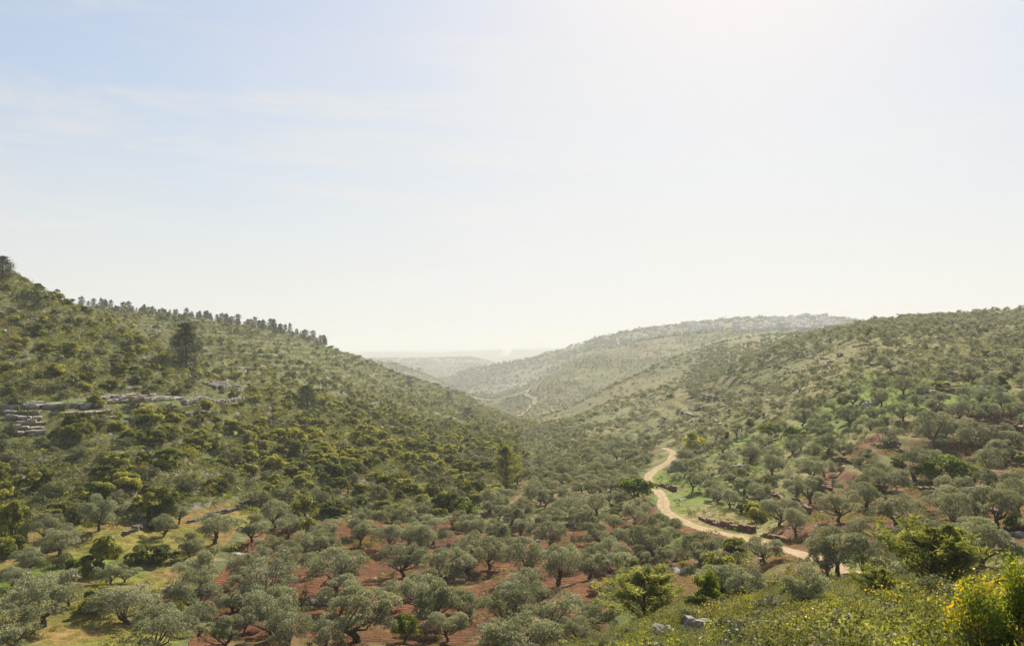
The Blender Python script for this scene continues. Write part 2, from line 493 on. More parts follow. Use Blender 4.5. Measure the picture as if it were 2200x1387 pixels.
def build_terrain(colors, mat):
    v = np.stack([X, Y, Z], -1).reshape(-1, 3)
    idx = np.arange(nA * nR).reshape(nA, nR)
    f = np.stack([idx[:-1, :-1], idx[:-1, 1:], idx[1:, 1:], idx[1:, :-1]], -1).reshape(-1, 4)[:, ::-1]
    # small cap under the viewer
    me = mesh_np('terrain', v, f, mat, smooth=True)
    at = me.color_attributes.new('ground_colour', 'FLOAT_COLOR', 'POINT')
    at.data.foreach_set('color', np.concatenate([colors.reshape(-1, 3), np.ones((nA * nR, 1))], 1).astype(np.float32).ravel())
    o = link('terrain', me)
    tag(o, kind='structure')
    c = [tuple(v[idx[i, 0]]) for i in range(nA)]
    cap = bpy.data.meshes.new('ground'); cap.from_pydata(c + [(0, 0, float(np.mean(Z[:, 0])))], [], [(i + 1, i, nA) for i in range(nA - 1)])
    cap.materials.append(mat)
    tag(link('ground', cap), kind='structure')
    return o

# ------------------------------------------------------------------ materials
def new_mat(name):
    m = bpy.data.materials.new(name); m.use_nodes = True
    n = m.node_tree; n.nodes.clear()
    return m, n, n.nodes.new, n.links.new


def leaf_mat(name, cols, trans=0.35, tcol=None, rough=0.55, spec=0.25, hue=0.25):
    """leaves: cols = three tones picked per leaf cluster, plus a drift from plant to plant"""
    m, n, A, K = new_mat(name)
    at = A('ShaderNodeAttribute'); at.attribute_name = 'tone'
    oi = A('ShaderNodeObjectInfo')
    mx = A('ShaderNodeMath'); mx.operation = 'MULTIPLY_ADD'; mx.inputs[1].default_value = hue; mx.inputs[2].default_value = -hue / 2
    K(oi.outputs['Random'], mx.inputs[0])
    ad = A('ShaderNodeMath'); ad.operation = 'ADD'; K(at.outputs['Fac'], ad.inputs[0]); K(mx.outputs[0], ad.inputs[1])
    rp = A('ShaderNodeValToRGB'); K(ad.outputs[0], rp.inputs[0])
    el = rp.color_ramp.elements
    el[0].position = 0.1; el[0].color = (*cols[0], 1)
    el[1].position = 0.9; el[1].color = (*cols[2], 1)
    e = el.new(0.5); e.color = (*cols[1], 1)
    p = A('ShaderNodeBsdfPrincipled'); K(rp.outputs[0], p.inputs['Base Color'])
    p.inputs['Roughness'].default_value = rough
    p.inputs['Specular IOR Level'].default_value = spec
    t = A('ShaderNodeBsdfTranslucent')
    hs = A('ShaderNodeMix'); hs.data_type = 'RGBA'; hs.blend_type = 'MULTIPLY'; hs.inputs[0].default_value = 1
    K(rp.outputs[0], hs.inputs[6]); hs.inputs[7].default_value = (*(tcol or (1.5, 1.45, .7)), 1)
    K(hs.outputs[2], t.inputs['Color'])
    mi = A('ShaderNodeMixShader'); mi.inputs[0].default_value = trans
    K(p.outputs[0], mi.inputs[1]); K(t.outputs[0], mi.inputs[2])
    o = A('ShaderNodeOutputMaterial'); K(mi.outputs[0], o.inputs['Surface'])
    return m


def rough_mat(name, c0, c1, scale=3.0, bump=0.3, rough=0.95, c2=None, detail=8, obj=True, spec=0.15):
    m, n, A, K = new_mat(name)
    tc = A('ShaderNodeTexCoord')
    nz = A('ShaderNodeTexNoise'); nz.inputs['Scale'].default_value = scale; nz.inputs['Detail'].default_value = detail
    nz.inputs['Roughness'].default_value = 0.65
    K(tc.outputs['Object'], nz.inputs['Vector'])
    rp = A('ShaderNodeValToRGB'); K(nz.outputs['Fac'], rp.inputs[0])
    el = rp.color_ramp.elements
    el[0].position = 0.32; el[0].color = (*c0, 1); el[1].position = 0.68; el[1].color = (*c1, 1)
    if c2: e = el.new(0.5); e.color = (*c2, 1)
    p = A('ShaderNodeBsdfPrincipled'); K(rp.outputs[0], p.inputs['Base Color'])
    p.inputs['Roughness'].default_value = rough; p.inputs['Specular IOR Level'].default_value = spec
    if bump:
        b = A('ShaderNodeBump'); b.inputs['Strength'].default_value = bump; b.inputs['Distance'].default_value = 0.08
        K(nz.outputs['Fac'], b.inputs['Height']); K(b.outputs[0], p.inputs['Normal'])
    o = A('ShaderNodeOutputMaterial'); K(p.outputs[0], o.inputs['Surface'])
    return m


M = {
 'olive': leaf_mat('olive_leaves', [(.14, .148, .088), (.205, .213, .138), (.29, .295, .205)], .34, (1.15, 1.15, .7), .65, .18, .45),
 'oak': leaf_mat('evergreen_oak_leaves', [(.055, .074, .018), (.14, .16, .036), (.34, .34, .085)], .40, (1.5, 1.35, .5), .65, .12, .6),
 'grey': leaf_mat('grey_scrub_leaves', [(.08, .09, .04), (.125, .13, .065), (.18, .18, .10)], .34, (1.2, 1.2, .7), .6, .2),
 'green': leaf_mat('bright_green_leaves', [(.055, .088, .015), (.105, .145, .024), (.20, .23, .045)], .42, (1.5, 1.5, .5), .65, .12),
 'pine': leaf_mat('pine_needles', [(.035, .046, .018), (.055, .068, .026), (.09, .10, .038)], .25, (1.3, 1.3, .6), .6, .2),
 'younpine': leaf_mat('young_pine_needles', [(.12, .135, .045), (.20, .21, .075), (.28, .28, .11)], .46, (1.25, 1.25, .6), .7, .12),
 'yellow': leaf_mat('yellowing_leaves', [(.10, .125, .02), (.19, .20, .03), (.32, .29, .05)], .42, (1.4, 1.3, .5), .5, .3),
 'cover': leaf_mat('low_scrub_leaves', [(.070, .082, .026), (.125, .13, .043), (.20, .185, .072)], .36, (1.4, 1.35, .6), .7, .15, .6),
 'grass': leaf_mat('grass_blades', [(.10, .14, .025), (.16, .18, .04), (.25, .23, .08)], .38, (1.3, 1.3, .6), .7, .15, .5),
 'flower': leaf_mat('broom_flowers', [(.55, .36, .015), (.68, .46, .02), (.75, .55, .03)], .30, (1.1, 1.05, .6), .6, .2),
 'stems': leaf_mat('dry_stems', [(.14, .11, .075), (.21, .17, .11), (.30, .24, .17)], .15, (1, 1, 1), .8, .1),
 'bark': rough_mat('bark', (.05, .035, .025), (.13, .10, .075), 6, .5),
 'rock': rough_mat('limestone', (.12, .10, .082), (.40, .365, .32), 1.6, .9, .95, (.26, .23, .195)),
 'redwall': rough_mat('red_dusted_stone', (.09, .045, .028), (.22, .145, .10), 1.8, .6, .95, (.15, .085, .055)),
 'greywall': rough_mat('lichened_stone', (.05, .045, .035), (.18, .16, .13), 2.2, .6, .95),
}


# ------------------------------------------------------------------ plant builders
def rand_unit(n):
    v = rng.normal(size=(n, 3)); return v / np.linalg.norm(v, axis=1, keepdims=True)


def cards(cen, nrm, ln, wd, up=None):
    """small leaf-shaped quads (kite outline) at cen facing nrm"""
    n = len(cen)
    t = np.cross(nrm, rand_unit(n) if up is None else up)
    t /= np.linalg.norm(t, axis=1, keepdims=True) + 1e-9
    b = np.cross(nrm, t)
    ln = np.broadcast_to(ln, (n,))[:, None]; wd = np.broadcast_to(wd, (n,))[:, None]
    v = np.stack([cen - b * ln * .5, cen + t * wd * .5 - b * ln * .05, cen + b * ln * .5, cen - t * wd * .5 + b * ln * .05], 1).reshape(-1, 3)
    return v, np.arange(4 * n).reshape(n, 4)


def clump_crown(n_clump, n_card, rx, rz, zc, card, elong=0.5, clump_r=(.22, .4), hollow=0.35, flat=1.0, outward=.8, low=-.35):
    """leaf clusters spread through an uneven dome; returns cards and a tone per card"""
    d = rand_unit(n_clump * 4)
    d = d[d[:, 2] > low][:n_clump]
    k = len(d)
    rad = hollow + (1 - hollow) * rng.random(k) ** .6
    squash = 1 + .26 * np.sin(np.arctan2(d[:, 0], d[:, 1]) * 2 + rng.random() * 6) + .20 * np.sin(np.arctan2(d[:, 0], d[:, 1]) * 5 + rng.random() * 6)
    cr = rng.uniform(*clump_r, k)
    cc = d * rad[:, None] * np.stack([rx * squash, rx * squash, np.full(k, rz)], 1) * (1 - cr[:, None] * .5)
    cc[:, 2] += zc
    who = rng.choice(k, n_card, p=(cr ** 2) / (cr ** 2).sum())
    u = rand_unit(n_card)
    u[:, 2] = np.where(u[:, 2] < -.3, -u[:, 2], u[:, 2])
    rr = cr[who] * (0.55 + .5 * rng.random(n_card) ** .5)
    pos = cc[who] + u * rr[:, None] * np.array([rx, rx, rz * flat * 1.1])
    nrm = u * outward + rand_unit(n_card) * (1.0)
    nrm /= np.linalg.norm(nrm, axis=1, keepdims=True)
    v, f = cards(pos, nrm, card * rng.uniform(.7, 1.35, n_card), card * elong * rng.uniform(.7, 1.3, n_card))
    tone = np.clip(rng.random(k)[who] * .75 + rng.random(n_card) * .35 - .05, 0, 1)
    return v, f, tone, cc


def tube(path, radii, seg=6):
    path = np.asarray(path, float); n = len(path)
    t = np.gradient(path, axis=0); t /= np.linalg.norm(t, axis=1, keepdims=True)
    a = np.cross(t, [0.31, 0.9, 0.2]); a /= np.linalg.norm(a, axis=1, keepdims=True)
    b = np.cross(t, a)
    th = np.linspace(0, 2 * math.pi, seg, endpoint=False)
    v = path[:, None] + (a[:, None] * np.cos(th)[None, :, None] + b[:, None] * np.sin(th)[None, :, None]) * np.asarray(radii)[:, None, None]
    idx = np.arange(n * seg).reshape(n, seg); nx = np.roll(idx, -1, 1)
    f = np.stack([idx[:-1], nx[:-1], nx[1:], idx[1:]], -1).reshape(-1, 4)
    return v.reshape(-1, 3), f


def join(parts):
    vs_, fs_, o = [], [], 0
    for v, f in parts:
        vs_.append(v); fs_.append(f + o); o += len(v)
    return np.concatenate(vs_), np.concatenate(fs_)


def leaf_mesh(name, v, f, tone, mats, midx=None):
    me = mesh_np(name, v, f, mats, mat_idx=midx)
    at = me.attributes.new('tone', 'FLOAT', 'FACE')
    at.data.foreach_set('value', np.asarray(tone, np.float32))
    return me


def limbs(h, fork, targets, r0, lean=0.15, stems=1):
    out = []
    for s in range(stems):
        off = rng.normal(size=2) * (.12 if stems > 1 else 0)
        top = np.array([rng.normal() * lean + off[0] * 3, rng.normal() * lean + off[1] * 3, fork])
        mid = np.array([off[0], off[1], fork * .45]) + rng.normal(size=3) * [.06, .06, 0]
        base = np.array([off[0], off[1], -.35])
        out.append(tube([base, mid, top], [r0 * 1.35, r0, r0 * .75], 7))
        for c in targets[s::stems]:
            m = (top + c) / 2 + rng.normal(size=3) * .12 + [0, 0, -.12]
            out.append(tube([top - [0, 0, .05], m, c], [r0 * .5, r0 * .32, r0 * .12], 5))
    return join(out)


def make_olive(i, n=6500, card=.16, nc=34):
    rx, rz = 1.95 * random.uniform(.9, 1.1), 1.35 * random.uniform(.88, 1.12)
    v, f, t, cc = clump_crown(nc, n, rx, rz, 1.62, card, .36, (.16, .38), .5, 1.0, .6, -.75)
    v[:, 2] += .10 * np.sin(v[:, 0] * 2 + i)
    return leaf_mesh('olive_crown', v, f, t, M['olive']), mesh_np('olive_trunk', *limbs(3, .6, cc[:8], .16, .18, random.choice([1, 1, 2])), M['bark'], True)


def make_round(kind, mat, i, n, card, nc, rx, rz, zc, el=.6, cr=(.22, .36), r0=.1, fork=.5, low=-.5, trans=None):
    v, f, t, cc = clump_crown(nc, n, rx, rz, zc, card, el, cr, .5, 1.0, 1.0, low)
    v[:, 2] = np.maximum(v[:, 2], -.05)
    return leaf_mesh(kind + '_crown', v, f, t, M[mat]), mesh_np(kind + '_trunk', *limbs(2, fork, cc[:8], r0, .08, 2), M['bark'], True)


def make_pine(i, n=7000, h=8.0, w=2.5, card=.30, mat='pine', feather=False, nb=54, low=.04):
    """whorled branches, needles in tufts along them"""
    P, Nn, T, tubes = [], [], [], []
    lean = rng.normal(size=2) * .25
    tubes.append(tube([[0, 0, -.4], [lean[0] * .3, lean[1] * .3, h * .5], [lean[0], lean[1], h * .97]], [h * .022, h * .015, .02], 7))
    per = n // nb
    for b in range(nb):
        s = low + (1 - low) * (b + rng.random()) / nb
        ang = b * 2.4 + rng.random() * .8
        prof = (1 - s) ** .5 * .92 + .08 if not feather else math.sqrt(max(0.02, 1 - s)) * .75 + .1
        if s < .2: prof *= .8 + s
        ln = w * prof * rng.uniform(.5, 1.25)
        base = np.array([lean[0] * s, lean[1] * s, h * s])
        rise = (rng.uniform(.15, .55) if not feather else rng.uniform(.7, 2.4))
        tip = base + np.array([math.cos(ang) * ln, math.sin(ang) * ln, ln * rise])
        lim_ = h * (rng.uniform(.72, 1.08) if feather else 1.06)
        if tip[2] > lim_: tip[2] = lim_
        tubes.append(tube([base, (base + tip) / 2 + [0, 0, -.06 * ln], tip], [h * .006, h * .004, .01], 4))
        k = per
        u = .3 + .75 * rng.random(k) ** .8
        pos = base + (tip - base) * u[:, None] + rng.normal(size=(k, 3)) * (np.array([.20, .20, .16]) * w * (.34 if feather else .72) * (.5 + .5 * prof))
        P.append(pos)
        dirv = (tip - base) / np.linalg.norm(tip - base) + rng.normal(size=(k, 3)) * .45 + [0, 0, .45 if feather else .3]
        Nn.append(np.cross(dirv, rand_unit(k)))
        T.append(np.clip(rng.random() * .6 + rng.random(k) * .4, 0, 1))
    P = np.concatenate(P); Nn = np.concatenate(Nn); Nn /= np.linalg.norm(Nn, axis=1, keepdims=True) + 1e-9
    v, f = cards(P, Nn, card * rng.uniform(.7, 1.4, len(P)), card * (.13 if feather else .3) * rng.uniform(.7, 1.3, len(P)))
    return leaf_mesh('pine_crown', v, f, np.concatenate(T), M[mat]), mesh_np('pine_trunk', *join(tubes), M['bark'], True)


def make_broom(i, n=2600, w=1.1, h=1.3, fl=.35, card=.07):
    """spiky shrub: thin green sprays, flower heads in clusters along their tips, bare stems"""
    ns = 60
    d = rand_unit(ns * 3); d = d[d[:, 2] > .12][:ns]; ns = len(d)
    tip = d * np.array([w, w, h]) * rng.uniform(.6, 1.08, ns)[:, None]
    who = rng.integers(0, ns, n)
    u = rng.random(n) ** .55
    pos = tip[who] * u[:, None] + rng.normal(size=(n, 3)) * .10 * (w / 1.1)
    pos[:, 2] = np.abs(pos[:, 2])
    flowery = rng.random(ns) < fl * 1.6
    isf = flowery[who] & (u > .86) & (rng.random(n) < .8)
    nrm = d[who] * .6 + rand_unit(n); nrm /= np.linalg.norm(nrm, axis=1, keepdims=True)
    sz = np.where(isf, card * .9, card) * rng.uniform(.7, 1.4, n)
    v, f = cards(pos, nrm, sz, sz * np.where(isf, .9, .5))
    tone = np.clip(rng.random(ns)[who] * .6 + rng.random(n) * .4, 0, 1)
    fo = leaf_mesh('sprays', v, f, tone, [M['green'] if i % 2 else M['cover'], M['flower']], isf.astype(int))
    st = mesh_np('stems', *join([tube([[0, 0, -.15], t * .5 + rng.normal(size=3) * .05, t * .92], [.018, .012, .005], 4) for t in tip]), M['bark'])
    return fo, st


def make_cover(mat, n=60, w=.6, h=.4, card=.16, el=.5, k=7):
    v, f, t, _ = clump_crown(k, n, w, h, h * .35, card, el, (.35, .55), .3, 1, .8, -.1)
    v[:, 2] = np.maximum(v[:, 2], -.03)
    return leaf_mesh('scrub', v, f, t, M[mat])


def make_grass(n=46, w=.45, h=.22):
    a = rng.random(n) * 6.283; r = w * rng.random(n) ** .5
    b = np.stack([np.cos(a) * r, np.sin(a) * r, np.zeros(n)], 1)
    lean = rng.normal(size=(n, 3)) * [.35, .35, 0] + [0, 0, 1]
    hh = h * rng.uniform(.5, 1.2, n)[:, None]
    side = np.cross(lean, rand_unit(n)); side /= np.linalg.norm(side, axis=1, keepdims=True)
    wd = .014
    v = np.stack([b - side * wd, b + side * wd, b + lean * hh + side * wd * .2, b + lean * hh - side * wd * .2], 1).reshape(-1, 3)
    return leaf_mesh('tuft', v, np.arange(4 * n).reshape(n, 4), rng.random(n), M['grass'])


def make_stone(i, sx=1, sy=1, sz=1, lvl=2, rough=.22, ball=.35):
    import bmesh
    bm = bmesh.new(); bmesh.ops.create_cube(bm, size=1.0)
    bmesh.ops.subdivide_edges(bm, edges=bm.edges[:], cuts=lvl, use_grid_fill=True)
    for vtx in bm.verts:
        p = vtx.co.copy(); q = p.normalized() * .62
        p = p.lerp(q, ball)
        nx = vnoise(np.array([p.x * 2.7 + i * 3.1]), np.array([p.y * 2.7 + p.z * 4.1 + i]), 5)[0] - .5
        ny = vnoise(np.array([p.y * 3.3 + i * 1.7]), np.array([p.z * 2.9 - p.x * 3.3 + i]), 6)[0] - .5
        nz_ = vnoise(np.array([p.z * 3.1 + i * 2.3]), np.array([p.x * 3.7 + p.y * 2.2 + i]), 8)[0] - .5
        vtx.co = Vector(((p.x + nx * rough * 2) * sx, (p.y + ny * rough * 2) * sy, (p.z + nz_ * rough * 2) * sz))
    me = bpy.data.meshes.new('stone'); bm.to_mesh(me); bm.free()
    return me


# prototypes: [crown, trunk] pairs, near and far versions
PR = {}
PR['olive'] = [make_olive(i, nc=random.choice([22, 30, 38, 46])) for i in range(9)]
PR['olive_far'] = [make_olive(i, 900, .38, 18) for i in range(4)]
PR['olive_dot'] = [make_olive(i, 170, .85, 9)[0] for i in range(4)]
PR['oak'] = [make_round('oak', 'oak', i, 5200, .17, 24, 1.5, 1.2, .78, .75, (.2, .38), .1, .35, -.8) for i in range(6)]
PR['oak_far'] = [make_round('oak', 'oak', i, 800, .36, 14, 1.5, 1.2, .78, .7, (.26, .42), .1, .35, -.8) for i in range(5)]
PR['oak_dot'] = [make_round('oak', 'oak', i, 120, .85, 8, 1.5, 1.2, .9, .8)[0] for i in range(4)]
PR['grey'] = [make_round('grey', 'grey', i, 2400, .15, 22, 1.2, .85, .62, .45, (.25, .4), .07, .2, -.8) for i in range(4)]
PR['grey_far'] = [make_round('grey', 'grey', i, 420, .36, 12, 1.2, .85, .6, .5, (.28, .45), .07, .2, -.8) for i in range(4)]
PR['green'] = [make_round('tree', 'green', i, 5200, .17, 36, 1.6, 1.5, 1.8, .7, (.2, .32), .14, .8, -.7) for i in range(3)]
PR['yellow'] = [make_round('tree', 'yellow', i, 4200, .17, 30, 1.4, 1.4, 1.5, .7, (.2, .32), .12, .6, -.7) for i in range(2)]
PR['pine'] = [make_pine(i) for i in range(3)]
PR['pine_far'] = [make_pine(i, 900, 7.0, 2.5, .70, nb=24) for i in range(5)]
PR['slim'] = [make_pine(i, 12000, 8.0, 2.1, .34, 'younpine', True, 80, .03) for i in range(2)]
PR['young'] = [make_pine(i, 7500, 4.0, 2.3, .40, 'younpine', True, 56, .03) for i in range(2)]
PR['broom'] = [make_broom(i) for i in range(4)]
PR['broom_big'] = [make_broom(1, 34000, 1.6, 1.9, .30, .07), make_broom(3, 12000, 1.5, 1.6, .4, .075)]

# ------------------------------------------------------------------ what grows and lies where
TAU = 2 * math.pi
MAQUIS = [(-500, 450), (210, 640), (560, 820), (700, 850), (900, 870), (1110, 915), (1140, 990), (1060, 1085), (900, 1125), (760, 1105), (600, 1120), (450, 1075), (330, 1125), (0, 1140), (-500, 1140)]
MEADOW = [(-500, 1120), (330, 1120), (570, 1060), (540, 1120), (440, 1200), (400, 1280), (380, 1400), (-500, 1500)]
GROVE = [(500, 1180), (600, 1125), (760, 1110), (900, 1130), (1060, 1090), (1150, 1000), (1330, 1010), (1390, 1060), (1440, 1130), (1420, 1200), (1340, 1260), (1290, 1420), (400, 1420), (430, 1280)]
VALLEY = [(1060, 1090), (1130, 985), (1110, 920), (1190, 925), (1330, 950), (1410, 960), (1385, 1010), (1400, 1060), (1330, 1130), (1060, 1130)]
RIGHT = [(1440, 1120), (1400, 1000), (1440, 950), (1560, 900), (1700, 850), (1830, 780), (1860, 700), (3200, 500), (3200, 1250), (1900, 1250), (1640, 1290), (1420, 1290)]
TANSLOPE = [(1110, 920), (1200, 880), (1640, 770), (1700, 720), (1870, 690), (1840, 780), (1700, 850), (1560, 900), (1420, 955), (1330, 950), (1190, 930)]
REDRIGHT = [(1330, 1170), (1470, 1130), (1640, 1180), (1700, 1110), (1760, 1010), (1830, 960), (2000, 880), (2130, 860), (3200, 860), (3200, 1200), (2000, 1190), (1800, 1190), (1720, 1290), (1420, 1290), (1320, 1290)]
BRIGHT = [(1400, 1010), (1480, 980), (1640, 930), (1800, 860), (1860, 800), (2160, 800), (2200, 880), (2000, 885), (1880, 915), (1700, 1000), (1560, 1100), (1440, 1110), (1410, 1060)]


def blend(c, col, w):
    return c * (1 - w[..., None]) + np.array(col) * w[..., None]


def ground_colours():
    n1 = fbm(X, Y, 22, 101, 4); n2 = fbm(X, Y, 6, 111, 4); n3 = fbm(X, Y, 90, 121, 3); n4 = fbm(X, Y, 2.2, 131, 2)
    inn = lambda p: inpoly(PX + (n1 - .5) * 60, PY + (n2 - .5) * 30, p)
    s0 = SEG == 0
    c = np.zeros(Z.shape + (3,)) + np.array([.085, .088, .036])
    c = blend(c, (.13, .115, .055), sstep(n2, .42, .62) * .8)
    c = blend(c, (.075, .105, .028), sstep(n1, .5, .66) * .7)
    # upper left hillside: grassy treads, stony risers
    lft = ((SEG <= 1) & (PX < 1150)).astype(float)
    c = blend(c, (.090, .098, .036), lft * .75)
    c = blend(c, (.22, .195, .16), lft * sstep(n4 * .75 + n2 * .35, .66, .80) * .6)
    md = inn(MEADOW) & s0
    c = blend(c, (.160, .140, .038), md * 1.0)
    c = blend(c, (.105, .135, .030), md * sstep(n1, .42, .60) * .9)
    c = blend(c, (.22, .12, .06), md * sstep(n2, .58, .68) * .5)
    gr = inn(GROVE) & s0
    c = blend(c, (.140, .064, .034), gr * 1.0)
    c = blend(c, (.088, .044, .026), gr * sstep(n2, .5, .66) * .6)
    c = blend(c, (.12, .11, .045), gr * sstep(n1 * .6 + n4 * .4, .52, .66) * .6)
    va = inn(VALLEY) & s0
    c = blend(c, (.155, .115, .058), va * .9)
    c = blend(c, (.085, .11, .035), va * sstep(n1, .45, .6) * .6)
    tn = (inn(TANSLOPE) & s0) | ((SEG == 1) & (PX > 1130)) | ((SEG == 2) & (PX > 1040))
    c = blend(c, (.142, .130, .052), tn * 1.0)
    c = blend(c, (.085, .105, .038), tn * sstep(n1, .44, .60) * .8)
    c = blend(c, (.17, .135, .085), tn * sstep(n2, .56, .70) * .6)
    rg = inn(RIGHT) & s0
    c = blend(c, (.125, .125, .048), rg * 1.0)
    c = blend(c, (.20, .16, .075), rg * sstep(n2, .50, .64) * .8)
    rr = inn(REDRIGHT) & s0
    c = blend(c, (.145, .072, .042), rr * sstep(n1 * .5 + n2 * .5, .32, .46) * .95)
    br = inn(BRIGHT) & s0
    c = blend(c, (.11, .15, .032), br * sstep(n1 * .6 + n4 * .4, .42, .56) * .9)
    for q in [(1960, 862, 130, 26), (1860, 880, 90, 20), (2135, 860, 60, 9), (1440, 1160, 50, 30), (1230, 1385, 40, 14), (1650, 955, 50, 16), (1595, 1000, 40, 22), (500, 925, 60, 9), (180, 862, 240, 6)]:
        d = ((PX - q[0] + (PY - q[1]) * -1.2) / q[2]) ** 2 + ((PY - q[1]) / q[3]) ** 2
        c = blend(c, (.12, .175, .030), s0 * (1 - sstep(d, .3, 1.2)) * sstep(n4 * .6 + n2 * .4, .25, .45) * .95)
    for q in [(755, 1018, 40, 9), (735, 1052, 35, 8), (560, 1150, 30, 10)]:
        d = ((PX - q[0]) / q[2]) ** 2 + ((PY - q[1]) / q[3]) ** 2
        c = blend(c, (.20, .10, .06), s0 * (1 - sstep(d, .4, 1.2)))
    # near shoulder of the viewer's hill
    sh = s0 * (1 - sstep(R, 36, 46)) * sstep(PX, 1180, 1330)
    c = blend(c, (.105, .115, .038), sh)
    c = blend(c, (.16, .12, .07), sh * sstep(n4, .5, .7) * .6)
    far = ((SEG >= 3) | ((SEG == 2) & (PX <= 1040))).astype(float)
    c = blend(c, (.13, .125, .065), far)
    c = blend(c, (.075, .085, .045), far * sstep(n3, .45, .58) * .8)
    c = blend(c, (.21, .18, .14), far * sstep(fbm(X, Y, 160, 5, 4), .62, .75) * .6)
    # bare risers of the steps are stony
    dz = np.gradient(Z, axis=1) / (np.gradient(np.exp(LR))[None])
    st = sstep(dz, .85, 1.4) * (TM > .15) * (R < 900) * sstep(n4, .35, .6)
    c = blend(c, (.24, .20, .155), st * .75 * (1 - rr * .8) * (1 - gr))
    c = blend(c, (.17, .085, .055), st * .75 * np.maximum(rr, gr))
    return c


def ground_material():
    m, n, A, K = new_mat('ground')
    at = A('ShaderNodeAttribute'); at.attribute_name = 'ground_colour'
    tc = A('ShaderNodeTexCoord')

    def noise(scale, det=6, rough=.6):
        z = A('ShaderNodeTexNoise'); z.inputs['Scale'].default_value = scale; z.inputs['Detail'].default_value = det
        z.inputs['Roughness'].default_value = rough; K(tc.outputs['Object'], z.inputs['Vector']); return z
    a, b = noise(.9, 8, .7), noise(.10, 6, .65)
    v1 = A('ShaderNodeMapRange'); v1.inputs['From Min'].default_value = .3; v1.inputs['From Max'].default_value = .7
    v1.inputs['To Min'].default_value = .55; v1.inputs['To Max'].default_value = 1.45; K(a.outputs['Fac'], v1.inputs['Value'])
    v2 = A('ShaderNodeMapRange'); v2.inputs['From Min'].default_value = .3; v2.inputs['From Max'].default_value = .7
    v2.inputs['To Min'].default_value = .8; v2.inputs['To Max'].default_value = 1.2; K(b.outputs['Fac'], v2.inputs['Value'])
    mu = A('ShaderNodeMath'); mu.operation = 'MULTIPLY'; K(v1.outputs[0], mu.inputs[0]); K(v2.outputs[0], mu.inputs[1])
    vm = A('ShaderNodeVectorMath'); vm.operation = 'SCALE'; K(at.outputs['Color'], vm.inputs[0]); K(mu.outputs[0], vm.inputs['Scale'])
    p = A('ShaderNodeBsdfPrincipled'); K(vm.outputs[0], p.inputs['Base Color']); p.inputs['Roughness'].default_value = 1
    p.inputs['Specular IOR Level'].default_value = .05
    sc = A('ShaderNodeSeparateColor'); K(at.outputs['Color'], sc.inputs[0])
    rd = A('ShaderNodeMath'); rd.operation = 'MULTIPLY_ADD'; rd.inputs[1].default_value = -1.55; K(sc.outputs['Green'], rd.inputs[0]); K(sc.outputs['Red'], rd.inputs[2])
    rm = A('ShaderNodeMapRange'); rm.inputs['From Min'].default_value = 0; rm.inputs['From Max'].default_value = .03; K(rd.outputs[0], rm.inputs['Value'])
    wv = A('ShaderNodeTexWave'); wv.inputs['Scale'].default_value = .55; wv.inputs['Distortion'].default_value = 14; wv.inputs['Detail'].default_value = 4; wv.inputs['Detail Scale'].default_value = 1.2
    mpw = A('ShaderNodeMapping'); mpw.inputs['Rotation'].default_value = (0, 0, 1.25); K(tc.outputs['Object'], mpw.inputs['Vector']); K(mpw.outputs[0], wv.inputs['Vector'])
    cld = noise(3.4, 5, .7)
    fu = A('ShaderNodeMath'); fu.operation = 'MULTIPLY_ADD'; fu.inputs[1].default_value = .28; K(wv.outputs['Fac'], fu.inputs[0]); K(cld.outputs['Fac'], fu.inputs[2])
    fm = A('ShaderNodeMath'); fm.operation = 'MULTIPLY'; K(fu.outputs[0], fm.inputs[0]); K(rm.outputs[0], fm.inputs[1])
    hh = A('ShaderNodeMath'); hh.operation = 'ADD'; K(a.outputs['Fac'], hh.inputs[0]); K(fm.outputs[0], hh.inputs[1])
    bp = A('ShaderNodeBump'); bp.inputs['Strength'].default_value = .85; bp.inputs['Distance'].default_value = .38
    K(hh.outputs[0], bp.inputs['Height']); K(bp.outputs[0], p.inputs['Normal'])
    o = A('ShaderNodeOutputMaterial'); K(p.outputs[0], o.inputs['Surface'])
    return m


GM = ground_material()
build_terrain(ground_colours(), GM)


